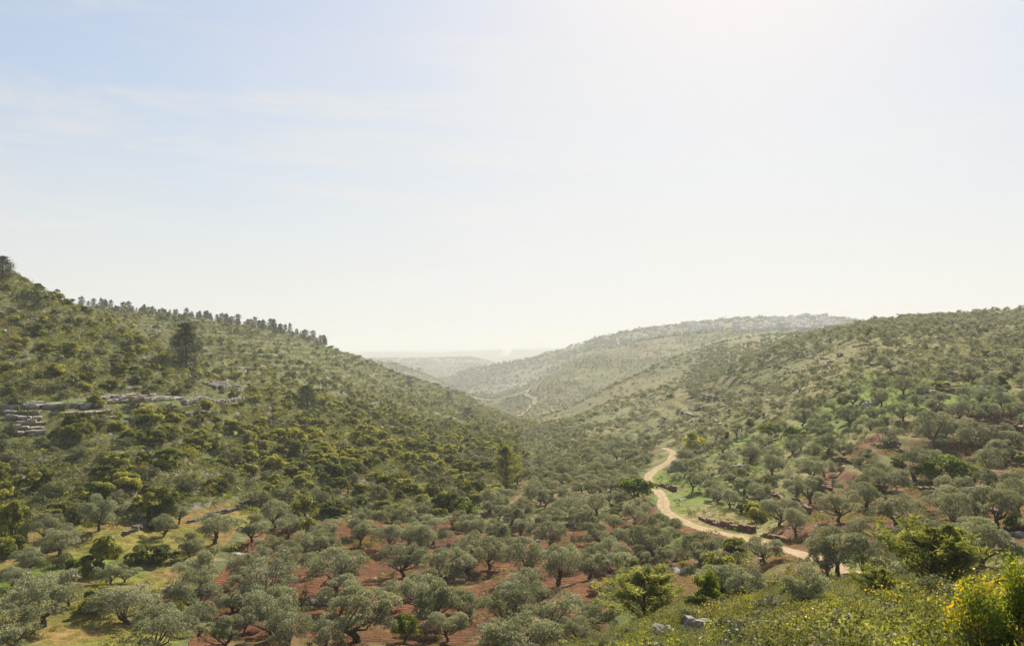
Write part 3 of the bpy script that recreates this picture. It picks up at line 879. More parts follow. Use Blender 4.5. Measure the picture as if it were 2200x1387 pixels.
# ------------------------------------------------------------------ tracks
def build_track(name, tr, width, lift):
    t = np.gradient(tr[:, :2], axis=0); t /= np.linalg.norm(t, axis=1, keepdims=True)
    nrm = np.stack([t[:, 1], -t[:, 0]], 1)
    u = np.linspace(-1, 1, 9)
    wob = 1 + .12 * np.sin(np.arange(len(tr)) * .37) + .08 * np.sin(np.arange(len(tr)) * 1.3)
    P = tr[:, None, :2] + nrm[:, None] * (u[None, :, None] * width / 2 * wob[:, None, None])
    h = np.maximum(ground(P[..., 0], P[..., 1]), 0 * P[..., 0] - 1e9) + lift
    rut = -.05 * np.exp(-((np.abs(u) - .55) / .2) ** 2) + .03 * np.exp(-(u / .25) ** 2) - .10 * (np.abs(u) > .99)
    h = h + rut[None]
    v = np.concatenate([P, h[..., None]], -1).reshape(-1, 3)
    idx = np.arange(len(tr) * 9).reshape(-1, 9)
    f = np.stack([idx[:-1, :-1], idx[:-1, 1:], idx[1:, 1:], idx[1:, :-1]], -1).reshape(-1, 4)
    m, n, A, K = new_mat('dirt')
    at = A('ShaderNodeAttribute'); at.attribute_name = 'across'
    tc = A('ShaderNodeTexCoord')
    nz = A('ShaderNodeTexNoise'); nz.inputs['Scale'].default_value = 1.1; nz.inputs['Detail'].default_value = 8; K(tc.outputs['Object'], nz.inputs['Vector'])
    rp = A('ShaderNodeValToRGB'); K(nz.outputs['Fac'], rp.inputs[0])
    rp.color_ramp.elements[0].position = .3; rp.color_ramp.elements[0].color = (.20, .145, .085, 1)
    rp.color_ramp.elements[1].position = .7; rp.color_ramp.elements[1].color = (.35, .27, .175, 1)
    ad = A('ShaderNodeMath'); ad.operation = 'MULTIPLY_ADD'; ad.inputs[1].default_value = .9; K(nz.outputs['Fac'], ad.inputs[0]); K(at.outputs['Fac'], ad.inputs[2])
    gr = A('ShaderNodeMapRange'); gr.inputs['From Min'].default_value = .98; gr.inputs['From Max'].default_value = 1.2; K(ad.outputs[0], gr.inputs['Value'])
    mx = A('ShaderNodeMix'); mx.data_type = 'RGBA'; K(gr.outputs[0], mx.inputs[0]); K(rp.outputs[0], mx.inputs[6]); mx.inputs[7].default_value = (.12, .115, .045, 1)
    p = A('ShaderNodeBsdfPrincipled'); p.inputs['Roughness'].default_value = 1; p.inputs['Specular IOR Level'].default_value = .05; K(mx.outputs[2], p.inputs['Base Color'])
    o = A('ShaderNodeOutputMaterial'); K(p.outputs[0], o.inputs['Surface'])
    me = mesh_np(name, v, f[:, ::-1], m, True)
    a = me.attributes.new('across', 'FLOAT', 'POINT')
    g = np.where(np.abs(u) > .85, .75, np.where(np.abs(u) < .15, .70, .0))
    a.data.foreach_set('value', np.tile(g, len(tr)).astype(np.float32))
    tag(link(name, me), kind='structure')


build_track('dirt_track', TRACK, 1.75, .10)
build_track('far_dirt_track', FAR_TRACK, 6.5, 1.2)

# ------------------------------------------------------------------ scatter
ENV = np.minimum.accumulate(np.where(R > 6, PY, 9e3), axis=1)


def facts(x, y):
    """photo column, row, nearest-surface row, segment at ground points"""
    a = np.arctan2(x, y); lr = np.log(np.hypot(x, y))
    i = np.clip(np.searchsorted(AZ, a) - 1, 0, nA - 2); j = np.clip(np.searchsorted(LR, lr), 1, nR - 1)
    z = ground(x, y)
    return CX + F * x / y, HY - F * z / y, ENV[i, j], SEG[i, j], z


def jgrid(s, r0, r1, jit=.42, rot=.35, h=2.0, lim=1720):
    """jittered lattice of ground points inside the view (with a margin), hidden hollows left out"""
    xm = r1 * .95
    gx = np.arange(-xm, xm, s); gy = np.arange(r0 * .55, r1, s)
    if rot:
        gx = np.arange(-xm * 1.5, xm * 1.5, s); gy = np.arange(-xm * .8, r1 * 1.3, s)
    x, y = np.meshgrid(gx, gy); x = x.ravel(); y = y.ravel()
    x = x * math.cos(rot) - y * math.sin(rot), x * math.sin(rot) + y * math.cos(rot)
    x, y = x
    ok = (y > 3) & (np.abs(x) < 1.02 * y); x = x[ok]; y = y[ok]
    r = np.hypot(x, y); ok = (r > r0) & (r < r1); x = x[ok]; y = y[ok]
    x = x + rng.uniform(-jit, jit, len(x)) * s; y = y + rng.uniform(-jit, jit, len(y)) * s
    px, py, env, sg, z = facts(x, y)
    ok = (py - h * F / y < env + 5) & (np.abs(px - CX) < lim) & ((py < 1387 + 3.2 * F / y + 20) | (y < 55))
    return x[ok], y[ok], z[ok], px[ok], py[ok], sg[ok]


class Occ:
    def __init__(self): self.p = {}
    def add(self, x, y, r): self.p.setdefault((int(x // 8), int(y // 8)), []).append((x, y, r))
    def free(self, x, y, r):
        cx_, cy_ = int(x // 8), int(y // 8)
        for i in (-1, 0, 1):
            for j in (-1, 0, 1):
                for (a, b, c) in self.p.get((cx_ + i, cy_ + j), ()):
                    if (a - x) ** 2 + (b - y) ** 2 < (c + r) ** 2: return False
        return True


OCC = Occ()
RECS = []       # every plant: kind, look, x, y, z, scale(3), rotation, px, py, px height, fixed label


def rec(kind, look, x, y, z, sx, sz, label=None, r=None, rot=None):
    d = math.hypot(x, y)
    RECS.append(dict(kind=kind, look=look, x=x, y=y, z=z, sx=sx, sz=sz, rot=random.random() * TAU if rot is None else rot,
                     px=CX + F * x / y, py=HY - F * z / y, size=sx / d, label=label, ay=random.uniform(.86, 1.18)))
    OCC.add(x, y, r if r is not None else sx)


W0 = {'olive': 4.9, 'oak': 3.5, 'grey': 2.8, 'pine': 4.4, 'slim': 3.4, 'young': 4.4, 'green': 3.2, 'yellow': 2.9, 'broom': 2.0, 'broom_big': 3.0}
H0 = {'olive': 3.35, 'oak': 2.3, 'grey': 1.75, 'pine': 8.3, 'slim': 8.3, 'young': 4.1, 'green': 3.4, 'yellow': 3.0, 'broom': 1.35, 'broom_big': 1.9}


def put(kind, px, py, w, h=None, label=None, look=None, rot=None, skip=0):
    """a plant whose foot is seen at (px, py), w photo pixels wide and h high"""
    x, y, z = hit(px, py, skip)
    sx = w * y / F / W0[kind]
    sz = (h * y / F / H0[kind]) if h else sx * random.uniform(.95, 1.2)
    rec(kind, look or kind, x, y, z, sx, sz, label, W0[kind] * sx * .34, rot)


# the ones the photograph singles out
put('pine', 400, 790, 74, 98, 'tall dark pine with a ragged crown standing alone on the near left hillside')
put('pine', 661, 878, 46, 52, 'squat dark pine on the middle of the left slope below the lone tall pine')
put('slim', 1088, 1052, 60, 106, 'tall slender olive-green pine on the valley floor beside the shrubs')
put('slim', 1112, 1040, 40, 62, 'shorter pine leaning against the tall slender valley pine')
put('pine', 6, 598, 46, 48, 'dark pine cut by the picture edge at the top of the left skyline')
put('pine', 881, 829, 20, 24, 'small dark tree on the descending left ridge above the valley', skip=200)
put('pine', 965, 862, 22, 27, 'dark round tree low on the left ridge right above the valley bottom', skip=200)
put('pine', 1008, 900, 30, 30, 'dark bushy tree at the foot of the left ridge')
put('green', 1368, 1082, 72, 64, 'bright green leafy tree hiding the bend of the dirt track', 'green')
put('green', 2032, 1040, 104, 62, 'broad yellow-green leafy tree on the red terraces of the right slope', 'green')
put('green', 1522, 1316, 66, 96, 'dense dark green tree with bright crown tips behind the pale boulders', 'green')
put('green', 1345, 1238, 44, 52, 'small bright green tree among the olives beside bare red soil', 'green')
put('green', 870, 1378, 56, 60, 'fresh light green sapling between olives on the red field', 'green')
put('green', 1590, 1040, 40, 34, 'leafy green tree above the track with bright grass around', 'green')
put('green', 1655, 945, 52, 42, 'dark green carob-like tree on the slope above the track', 'green')
put('green', 1700, 948, 40, 34, 'second green tree standing right next to the carob-like one', 'green')
put('green', 1003, 1122, 40, 44, 'green leafy tree where the shrubs meet the olive grove', 'green')
put('yellow', 222, 1222, 74, 74, 'yellow-topped leafy tree on the grassy terrace among grey olives')
put('yellow', 652, 1125, 60, 62, 'pale yellow-green tree at the lower edge of the shrubs')
put('yellow', 660, 1160, 44, 50, 'yellowish bush directly below the pale yellow-green tree')
put('yellow', 2192, 1000, 36, 30, 'pale flowering bush at the picture edge on the right slope')
put('oak', 330, 1115, 92, 82, 'large dark evergreen oak with yellow tips beside the grey field wall')
put('oak', 25, 1165, 84, 104, 'big dark evergreen oak at the picture edge above the grassy terraces')
put('oak', 330, 1205, 110, 46, 'long dark evergreen thicket between two grassy terraces')
put('oak', 1628, 1122, 62, 52, 'dark round evergreen bush standing on the red terrace wall')
put('oak', 175, 1232, 76, 46, 'dark evergreen bush filling the bank beneath the yellow-topped tree')
put('oak', 1495, 968, 60, 42, 'rounded evergreen bush above the upper bend of the track')
put('oak', 2075, 1030, 40, 40, 'dark bush at the right side of the broad yellow-green tree')
put('oak', 2185, 1140, 70, 44, 'olive-brown rounded bush at the picture edge on the red terraces')
put('oak', 165, 925, 80, 44, 'dark evergreen bush in front of the limestone ledges')
put('oak', 205, 872, 52, 30, 'dark evergreen bush growing on the limestone ledge')
put('oak', 320, 905, 60, 40, 'evergreen bush below the right part of the limestone ledges')
put('young', 1385, 1345, 190, 118, 'feathery young pine beside the pale boulders')
put('young', 2005, 1292, 250, 165, 'wide feathery young pine on the near right slope')
put('young', 1875, 1300, 120, 80, 'low feathery young pine at the foot of the wide one')

OL = [(95, 1345, 155), (28, 1262, 66), (275, 1338, 150, 92), (340, 1410, 150), (132, 1192, 84), (212, 1140, 92), (96, 1160, 78), (432, 1262, 112), (236, 1255, 62), (268, 1250, 52),
      (408, 1196, 62), (385, 1126, 52), (352, 1152, 60), (425, 1322, 118), (500, 1315, 84), (524, 1272, 64), (585, 1298, 132), (585, 1372, 128), (482, 1400, 96), (622, 1222, 70),
      (722, 1268, 128), (700, 1196, 78), (776, 1378, 144), (738, 1310, 104), (905, 1318, 118), (940, 1352, 128), (868, 1240, 92), (960, 1262, 108), (1008, 1216, 86), (1052, 1222, 84),
      (1086, 1366, 124), (962, 1376, 76), (1110, 1316, 112), (1125, 1238, 100), (1200, 1256, 92), (1294, 1232, 52, 62), (1138, 1262, 62), (1168, 1300, 64), (1270, 1148, 66), (1424, 1218, 60),
      (1242, 1392, 86), (1290, 1352, 94), (1172, 1150, 60), (1320, 1142, 46), (1000, 1330, 76), (840, 1180, 70), (905, 1190, 76), (850, 1298, 66), (650, 1200, 74), (560, 1215, 62), (620, 1400, 110), (700, 1400, 84),
      (1642, 1208, 74), (1800, 1232, 116, 122), (1732, 1318, 112, 122), (1862, 1235, 92), (2142, 1132, 108), (2110, 1215, 128), (1968, 1030, 92), (1925, 1130, 104), (2050, 1130, 88), (2178, 1215, 80), (1562, 1288, 104),
      (1520, 1222, 84), (1478, 1196, 56), (1380, 1256, 60), (1610, 1290, 92), (1740, 1080, 76), (1860, 1090, 70), (1880, 1045, 60), (1712, 1150, 64), (1745, 1030, 64), (1800, 1120, 84), (2000, 1175, 80), (2100, 975, 92),
      (2005, 958, 90), (1940, 905, 56), (1970, 876, 42), (2065, 950, 66), (2170, 970, 70), (1880, 905, 46), (1820, 900, 46), (1905, 960, 62), (2120, 905, 62), (2155, 880, 50), (2010, 872, 40), (2080, 860, 46), (1400, 1280, 50),
      (1570, 1090, 50), (1520, 1060, 44), (1450, 1146, 40), (1850, 1170, 70), (1778, 1240, 78), (1925, 1180, 66), (62, 1225, 70), (150, 1300, 60), (30, 1330, 76), (2190, 1060, 74)]
for o_ in OL:
    put('olive', o_[0], o_[1], o_[2] * 1.24, o_[3] if len(o_) > 3 else None)

# pines along the left skyline
for px in list(np.arange(28, 112, 5.5)) + list(np.arange(150, 215, 13)) + list(np.arange(215, 480, 4.0)) + list(np.arange(485, 700, 4.2)):
    px = px + random.uniform(-4, 4)
    a = math.atan((px - CX) / F); i = int(np.argmin(np.abs(AZ - a)))
    lo, hi = (150, 215) if px < 175 else (300, 600)
    sel = (np.exp(LR) > lo) & (np.exp(LR) < hi)
    j = np.where(sel)[0][int(np.argmin(PY[i, sel]))]
    r = math.exp(LR[j]) - random.choice([0, 0, 3, 8, 14, 22]) * (1 if px > 215 else .3)
    x, y = r * math.sin(a), r * math.cos(a)
    hpx = 8 + 15 * random.random() ** 1.6 * (1.15 if px < 120 else .8 if px < 215 else 1)
    s = hpx * y / F / 7.2
    rec('pine', 'ridge_pine', x, y, float(ground(x, y)), s * random.uniform(.9, 1.5), s, None, 1.0)


LEDGES = [[(0, 860), (520, 842), (530, 868), (230, 884), (0, 886)], [(-5, 884), (108, 884), (112, 950), (-5, 950)], [(110, 884), (250, 880), (252, 898), (110, 902)], [(445, 818), (535, 818), (535, 850), (445, 846)]]


TRACKVIEW = [(1380, 1030), (1402, 1050), (1440, 1108), (1640, 1160), (1745, 1186), (1750, 1228), (1645, 1212), (1540, 1190), (1440, 1165), (1395, 1105), (1375, 1050)]


KEEP = np.array([hit(a, b)[:2] for a, b in ((1488, 1362), (1518, 1358), (1412, 1362), (1438, 1366), (1458, 1364))])


def clear_of_boulders(x, y):
    d = np.min([np.hypot((x - a) / .8, np.where(y < b, (y - b) / 2.2, (y - b) / .6)) for a, b in KEEP], axis=0)
    return d > 1


def scatter(kind, look, s, r0, r1, prob, smin, smax, rad, asp=(.85, 1.15), h=2.0, rot=.35, power=1.0):
    x, y, z, px, py, sg = jgrid(s, r0, r1, rot=rot, h=h)
    p = prob(x, y, px, py, sg) * 1.0
    if r0 >= 40: p = np.where(inpoly(px, py, TRACKVIEW), p * .06, p)
    if r0 >= 46:
        for L_ in LEDGES: p = np.where(inpoly(px, py - 2, L_), p * (.10 if kind == 'oak' else .25), p)
    k = (rng.random(len(x)) < p) & ((y > 40) | clear_of_boulders(x, y))
    td, _ = track_dist(x[k], y[k])
    for a, b, c, d in zip(x[k], y[k], z[k], td):
        q = smin + (smax - smin) * random.random() ** power
        if d < 1.9 + rad * q or not OCC.free(a, b, rad * q): continue
        rec(kind, look, a, b, c, q, q * random.uniform(*asp), None, rad * q)


def ip(px, py, P): return inpoly(px, py, P)


scatter('olive', 'olive', 4.7, 45, 900, lambda x, y, px, py, sg: (sg == 0) * (ip(px, py, VALLEY) * .93 + (ip(px, py, GROVE) & ~ip(px, py, VALLEY)) * .84), .60, 1.12, 1.6, (.92, 1.25), rot=.2)
scatter('olive', 'olive', 5.6, 50, 420, lambda x, y, px, py, sg: (sg == 0) * ip(px, py, RIGHT) * .72, .55, 1.12, 1.75, (.95, 1.3), rot=.9)
scatter('olive', 'olive', 6.4, 50, 180, lambda x, y, px, py, sg: (sg == 0) * ip(px, py, MEADOW) * .40, .75, 1.1, 2.0)
scatter('olive', 'olive', 6.2, 290, 760, lambda x, y, px, py, sg: (sg <= 1) * (px > 1480) * np.where(fbm(x, y, 70, 41, 3) > .40 - (px > 1800) * .3, .85, .12) * ((sg == 1) | (y > 240)), .85, 1.25, 1.7, rot=.1)
scatter('olive', 'olive', 5.5, 60, 460, lambda x, y, px, py, sg: (sg <= 1) * ip(px, py, TANSLOPE) * np.where(fbm(x, y, 40, 43, 3) > .60, .8, .02), .6, 1.0, 1.4, rot=.5)
mq = lambda px, py, sg: (sg == 0) & ip(px, py, MAQUIS)
scatter('oak', 'oak', 3.5, 60, 430, lambda x, y, px, py, sg: mq(px, py, sg) * np.where(fbm(x, y, 18, 51, 3) > .46, .82, .24), .55, 1.5, .95, (.72, 1.05), power=1.5)
scatter('oak', 'oak', 4.4, 190, 800, lambda x, y, px, py, sg: (sg == 1) * (px < 1150) * np.where(fbm(x, y, 30, 53, 3) > .46, .78, .22), .45, 1.25, 1.1, power=1.5)
scatter('grey', 'grey', 3.1, 60, 430, lambda x, y, px, py, sg: mq(px, py, sg) * .40, .6, 1.45, .95, power=1.3)
scatter('oak', 'oak', 6.0, 48, 330, lambda x, y, px, py, sg: (sg == 0) * (ip(px, py, RIGHT) * .26 + ip(px, py, GROVE) * .05 + ip(px, py, MEADOW) * .36 + ip(px, py, TANSLOPE) * .06), .4, 1.15, 1.0)
scatter('grey', 'grey', 5.0, 48, 330, lambda x, y, px, py, sg: (sg == 0) * (ip(px, py, RIGHT) * .30 + ip(px, py, MEADOW) * .25 + ip(px, py, GROVE) * .12 + ip(px, py, TANSLOPE) * .10), .4, 1.0, .9)
scatter('broom', 'broom', 5.2, 60, 260, lambda x, y, px, py, sg: (mq(px, py, sg) | ((sg == 0) & ip(px, py, MEADOW))) * np.where(fbm(x, y, 25, 61, 2) > .5, .4, .08), .6, 1.2, .8)

# the near shoulder under the viewer: flowering brooms and a mat of low bushes
put('broom_big', 2178, 1402, 235, 200, 'big near bush with glossy leaves and yellow flower tips at the picture corner', 'broom')
put('broom_big', 2075, 1412, 120, 90, 'low flowering bush left of the big yellow-tipped corner bush', 'broom')
for k_, (px, py, w) in enumerate([(1705, 1372, 56), (1690, 1342, 48), (1728, 1325, 44), (1762, 1306, 60), (1795, 1318, 46), (1858, 1316, 40), (1610, 1376, 40), (1560, 1392, 44), (1975, 1346, 54), (1880, 1376, 50), (1655, 1395, 50)]):
    put('broom', px, py, w, w * .8, None, 'broom')
scatter('broom', 'broom', 2.1, 10, 34, lambda x, y, px, py, sg: (px > 1500) * (py < 1480) * .20, .45, .8, .45, rot=.4)
scatter('grey', 'grey', 1.9, 9, 40, lambda x, y, px, py, sg: (px > 1220) * .40, .30, .62, .5, rot=.7)
scatter('oak', 'oak', 2.8, 24, 44, lambda x, y, px, py, sg: (px > 1260) * .22, .25, .5, .5, rot=.1)


# ------------------------------------------------------------------ ranks and labels
LM = [('the bright green tree hiding the track bend', 1368, 1055), ('the end of the visible dirt track', 1725, 1195), ('the lone tall dark pine', 400, 750),
      ('the tall slender valley pine', 1088, 1005), ('the yellow-topped terrace tree', 222, 1190), ('the feathery pine by the boulders', 1385, 1290),
      ('the wide feathery pine', 2005, 1220), ('the broad yellow-green tree', 2032, 1015), ('the limestone ledges', 110, 890), ('the upper track bend', 1440, 968),
      ('the grey field wall', 290, 1140), ('the white rock pile', 357, 1272), ('the squat dark pine', 661, 855), ('the pale boulder cluster', 1985, 835),
      ('the bright grass patch', 1900, 870), ('the dark bush on the red wall', 1628, 1105), ('the village', 1640, 700), ('the left skyline notch', 205, 660),
      ('the right skyline', 2050, 675), ('the far valley bottom', 1120, 910), ('the pale yellow-green tree', 652, 1095), ('the bare soil patch among the shrubs', 750, 1030),
      ('the tan grassy spur', 1300, 870), ('the big edge oak', 25, 1120), ('the fresh light green sapling', 870, 1345), ('the pale boulders', 1490, 1350),
      ('the big yellow-tipped corner bush', 2165, 1320), ('the terrace walls of the right slope', 2120, 900), ('the small light-barked field tree', 1294, 1200), ('the straight lower skyline end', 690, 725),
      ('the rubbly pale outcrop', 490, 834), ('the small dark tree on the descending ridge', 881, 815), ('the dark bushy tree at the ridge foot', 1008, 885), ('the dark round tree low on the ridge', 965, 850),
      ('the green tree at the grove edge', 1003, 1100), ('the carob-like green tree', 1655, 925), ('the white stones at the red field corner', 870, 1205), ('the bottom left picture corner', 0, 1387),
      ('the middle of the bottom picture edge', 1100, 1387), ('the left end of the skyline', 0, 580), ('the grey outcrop ringed by bright grass', 590, 880), ('the stones above the grey field wall', 245, 1055),
      ('the left picture edge at half height', 0, 700), ('the lower edge of the shrubs by the valley', 950, 1060)]
ORD = 'nearest,second nearest,third nearest,fourth nearest,fifth nearest,sixth nearest,seventh nearest,eighth nearest,ninth nearest,tenth nearest,eleventh nearest,twelfth nearest,thirteenth nearest,fourteenth nearest,fifteenth nearest,sixteenth nearest,seventeenth nearest,eighteenth nearest,nineteenth nearest,twentieth nearest,twenty-first nearest,twenty-second nearest,twenty-third nearest,twenty-fourth nearest,twenty-fifth nearest,twenty-sixth nearest,twenty-seventh nearest,twenty-eighth nearest'.split(',')
LOOKS = {
 'olive': ('olive_tree', 'olive tree', ['grey-green olive tree', 'silvery olive tree', 'rounded grey olive tree', 'spreading olive tree'], 'olive trees of the groves'),
 'oak': ('evergreen_shrub', 'shrub', ['dark evergreen shrub', 'dense evergreen bush', 'yellow-tipped evergreen bush'], 'evergreen shrubs on the hillsides'),
 'grey': ('grey_shrub', 'shrub', ['grey-green low shrub', 'soft grey shrub'], 'grey shrubs between the evergreens'),
 'pine': ('pine_tree', 'pine tree', ['dark pine'], 'pines along the left skyline'),
 'slim': ('pine_tree', 'pine tree', ['slender pine'], 'pines of the valley floor'),
 'young': ('young_pine', 'pine tree', ['young pine'], 'young pines'),
 'green': ('leafy_tree', 'tree', ['leafy tree'], 'bright green leafy trees'),
 'yellow': ('yellow_leafy_tree', 'tree', ['yellowish tree'], 'yellowish trees'),
 'broom': ('broom_bush', 'bush', ['yellow-flowering broom bush', 'sprawling broom bush'], 'broom bushes'),
 'broom_big': ('broom_bush', 'bush', ['flowering bush'], 'broom bushes'),
}
BUCKET = {}
for q in RECS:
    BUCKET.setdefault(LOOKS[q['kind']][0], []).append(q)
REST = []
for name, L_ in BUCKET.items():
    def vis(q):
        inside = -60 < q['px'] < 2260 and q['py'] < 1387 + 60
        return q['size'] * (1 if inside else .05) * (3 if q['label'] else 1)
    L_.sort(key=vis, reverse=True)
    top = [q for q in L_[:300] if vis(q) > .0 and -60 < q['px'] < 2260]
    ids = {id(q) for q in top}
    REST += [q for q in L_ if id(q) not in ids]
    P_ = np.array([(q['px'], q['py'] - .35 * H0[q['kind']] * q['sz'] * F / q['y']) for q in top])
    rk = {}
    for li, (ln, lx, ly) in enumerate(LM):
        order = np.argsort(np.hypot(P_[:, 0] - lx, P_[:, 1] - ly))
        for r_, t_ in enumerate(order[:28]): rk.setdefault(int(t_), []).append((r_, li))
    noun = {'olive_tree': 'olive tree', 'evergreen_shrub': 'evergreen bush', 'grey_shrub': 'grey shrub', 'pine_tree': 'dark pine', 'broom_bush': 'broom bush'}.get(name, 'tree')
    for t_, q in enumerate(top):
        q['group'] = LOOKS[q['kind']][3]
        if q['label']: continue
        if t_ in rk:
            r_, li = min(rk[t_])
            q['label'] = f"{noun} {ORD[r_]} to {LM[li][0]}"
        else:
            zone = ('on the left hillside' if q['px'] < 700 and q['py'] < 1120 else 'on the left field terraces' if q['px'] < 560 else 'on the slope of the left ridge' if q['px'] < 1100 and q['py'] < 1090
                    else 'in the red-soil grove' if q['px'] < 1350 and q['py'] > 1090 else 'in the dense valley grove' if q['px'] < 1420 else 'on the right hillside')
            q['label'] = f"{noun} {zone} among others alike"
            q['group'] = f"{noun}s {zone}".replace("bushs", "bushes")
    BUCKET[name] = top


def proto_for(q):
    d = math.hypot(q['x'], q['y']); k = q['kind']
    if k in ('olive', 'oak'): key = k if d < 190 else k + '_far' if d < 520 else k + '_dot'
    elif k == 'grey': key = 'grey' if d < 150 else 'grey_far'
    elif k == 'pine': key = 'pine' if d < 260 and q['label'] and 'nearest' not in q['label'] else 'pine_far'
    else: key = k
    return key


def plant_thing(name, q, pair, cat):
    crown, trunk = pair if isinstance(pair, tuple) else (pair, None)
    e = link(name, None, None, (q['x'], q['y'], q['z'] - .03), (random.uniform(-.05, .05), random.uniform(-.05, .05), q['rot']), (q['sx'] * q['ay'], q['sx'] / q['ay'], q['sz']))
    e.empty_display_size = .5
    tag(e, q['label'], cat, q['group'])
    link('crown' if 'tree' in name or 'pine' in name else 'foliage', crown, e)
    if trunk: link('trunk' if 'tree' in name or 'pine' in name else 'stems', trunk, e)


for name, L_ in BUCKET.items():
    for t_, q in enumerate(L_):
        pr = PR[proto_for(q)]
        plant_thing(name, q, pr[t_ % len(pr)], LOOKS[q['kind']][1])


# ------------------------------------------------------------------ masses that nobody could count: instanced from small prototypes
def proto_collection(name, meshes):
    c = bpy.data.collections.new(name)
    for k, me in enumerate(meshes):
        c.objects.link(bpy.data.objects.new(f'{name}_{k:02d}', me))
    return c


def gn_mass(name, label, pts, scl, rotz, idx, meshes, cat=None, tilt=.08):
    n = len(pts)
    if not n: return
    me = bpy.data.meshes.new(name); me.vertices.add(n); me.vertices.foreach_set('co', np.asarray(pts, np.float32).ravel())
    a = me.attributes.new('scl', 'FLOAT_VECTOR', 'POINT'); a.data.foreach_set('vector', np.asarray(scl, np.float32).ravel())
    rt = np.stack([rng.normal(size=n) * tilt, rng.normal(size=n) * tilt, rotz], 1)
    a = me.attributes.new('rot', 'FLOAT_VECTOR', 'POINT'); a.data.foreach_set('vector', rt.astype(np.float32).ravel())
    a = me.attributes.new('pick', 'INT', 'POINT'); a.data.foreach_set('value', np.asarray(idx, np.int32))
    o = link(name, me)
    g = bpy.data.node_groups.new(name + '_spread', 'GeometryNodeTree')
    g.interface.new_socket('Geometry', in_out='INPUT', socket_type='NodeSocketGeometry')
    g.interface.new_socket('Geometry', in_out='OUTPUT', socket_type='NodeSocketGeometry')
    gi, go = g.nodes.new('NodeGroupInput'), g.nodes.new('NodeGroupOutput')
    ci = g.nodes.new('GeometryNodeCollectionInfo'); ci.inputs['Collection'].default_value = proto_collection(name + '_kinds', meshes)
    ci.inputs['Separate Children'].default_value = True; ci.inputs['Reset Children'].default_value = True
    ip_ = g.nodes.new('GeometryNodeInstanceOnPoints'); ip_.inputs['Pick Instance'].default_value = True

    def na(nm, ty):
        k = g.nodes.new('GeometryNodeInputNamedAttribute'); k.data_type = ty; k.inputs['Name'].default_value = nm
        return k.outputs[0]
    er = g.nodes.new('FunctionNodeEulerToRotation')
    g.links.new(na('rot', 'FLOAT_VECTOR'), er.inputs[0])
    g.links.new(gi.outputs[0], ip_.inputs['Points']); g.links.new(ci.outputs[0], ip_.inputs['Instance'])
    g.links.new(na('pick', 'INT'), ip_.inputs['Instance Index'])
    g.links.new(er.outputs[0], ip_.inputs['Rotation']); g.links.new(na('scl', 'FLOAT_VECTOR'), ip_.inputs['Scale'])
    g.links.new(ip_.outputs[0], go.inputs[0])
    md = o.modifiers.new('spread', 'NODES'); md.node_group = g
    tag(o, label, cat, None, 'stuff')
    return o


def rest_mass(name, label, kinds, cat):
    L_ = [q for q in REST if q['kind'] in kinds]
    if not L_: return
    meshes, key_idx = [], {}
    for q in L_:
        key = proto_for(q)
        if key not in key_idx:
            key_idx[key] = (len(meshes), len(PR[key]))
            for p in PR[key]: meshes.append(p[0] if isinstance(p, tuple) else p)
    idx = [key_idx[proto_for(q)][0] + random.randrange(key_idx[proto_for(q)][1]) for q in L_]
    gn_mass(name, label, [(q['x'], q['y'], q['z'] - .05) for q in L_], [(q['sx'] * q['ay'], q['sx'] / q['ay'], q['sz']) for q in L_], np.array([q['rot'] for q in L_]), idx, meshes, cat)
    print(name, len(L_))


rest_mass('distant_olive_grove', 'smaller olive trees filling the groves beyond the nearest ones', ('olive',), 'olive grove')
rest_mass('distant_shrubland', 'smaller evergreen bushes dotting the hillsides', ('oak',), 'shrubland')
rest_mass('distant_grey_scrub', 'smaller grey shrubs between the evergreen bushes', ('grey',), 'scrub')
rest_mass('distant_flowering_scrub', 'smaller yellow-flowering bushes in the scrub', ('broom', 'broom_big'), 'scrub')


def cover(name, label, s, r0, r1, prob, smin, smax, meshes, cat, h=.6, asp=(.7, 1.3), lim=1720, sink=.03, mul=None):
    x, y, z, px, py, sg = jgrid(s, r0, r1, jit=.5, h=h, lim=lim)
    p_ = prob(x, y, px, py, sg) * 1.0
    if r0 >= 46:
        for L_ in LEDGES: p_ = np.where(inpoly(px, py, L_), p_ * .25, p_)
    k = rng.random(len(x)) < p_
    x, y, z = x[k], y[k], z[k]
    td = np.full(len(x), 99.0)
    nr_ = np.hypot(x, y) < 300
    td[nr_] = track_dist(x[nr_], y[nr_])[0]
    k = (td > 1.7) & clear_of_boulders(x, y); x, y, z = x[k], y[k], z[k]
    n = len(x); s_ = rng.uniform(smin, smax, n); pk = rng.integers(0, len(meshes), n)
    if mul: s_ = s_ * np.array(mul)[pk]
    gn_mass(name, label, np.stack([x, y, z - sink], 1), np.stack([s_, s_, s_ * rng.uniform(*asp, n)], 1), rng.random(n) * TAU, pk, meshes, cat)
    print(name, n)


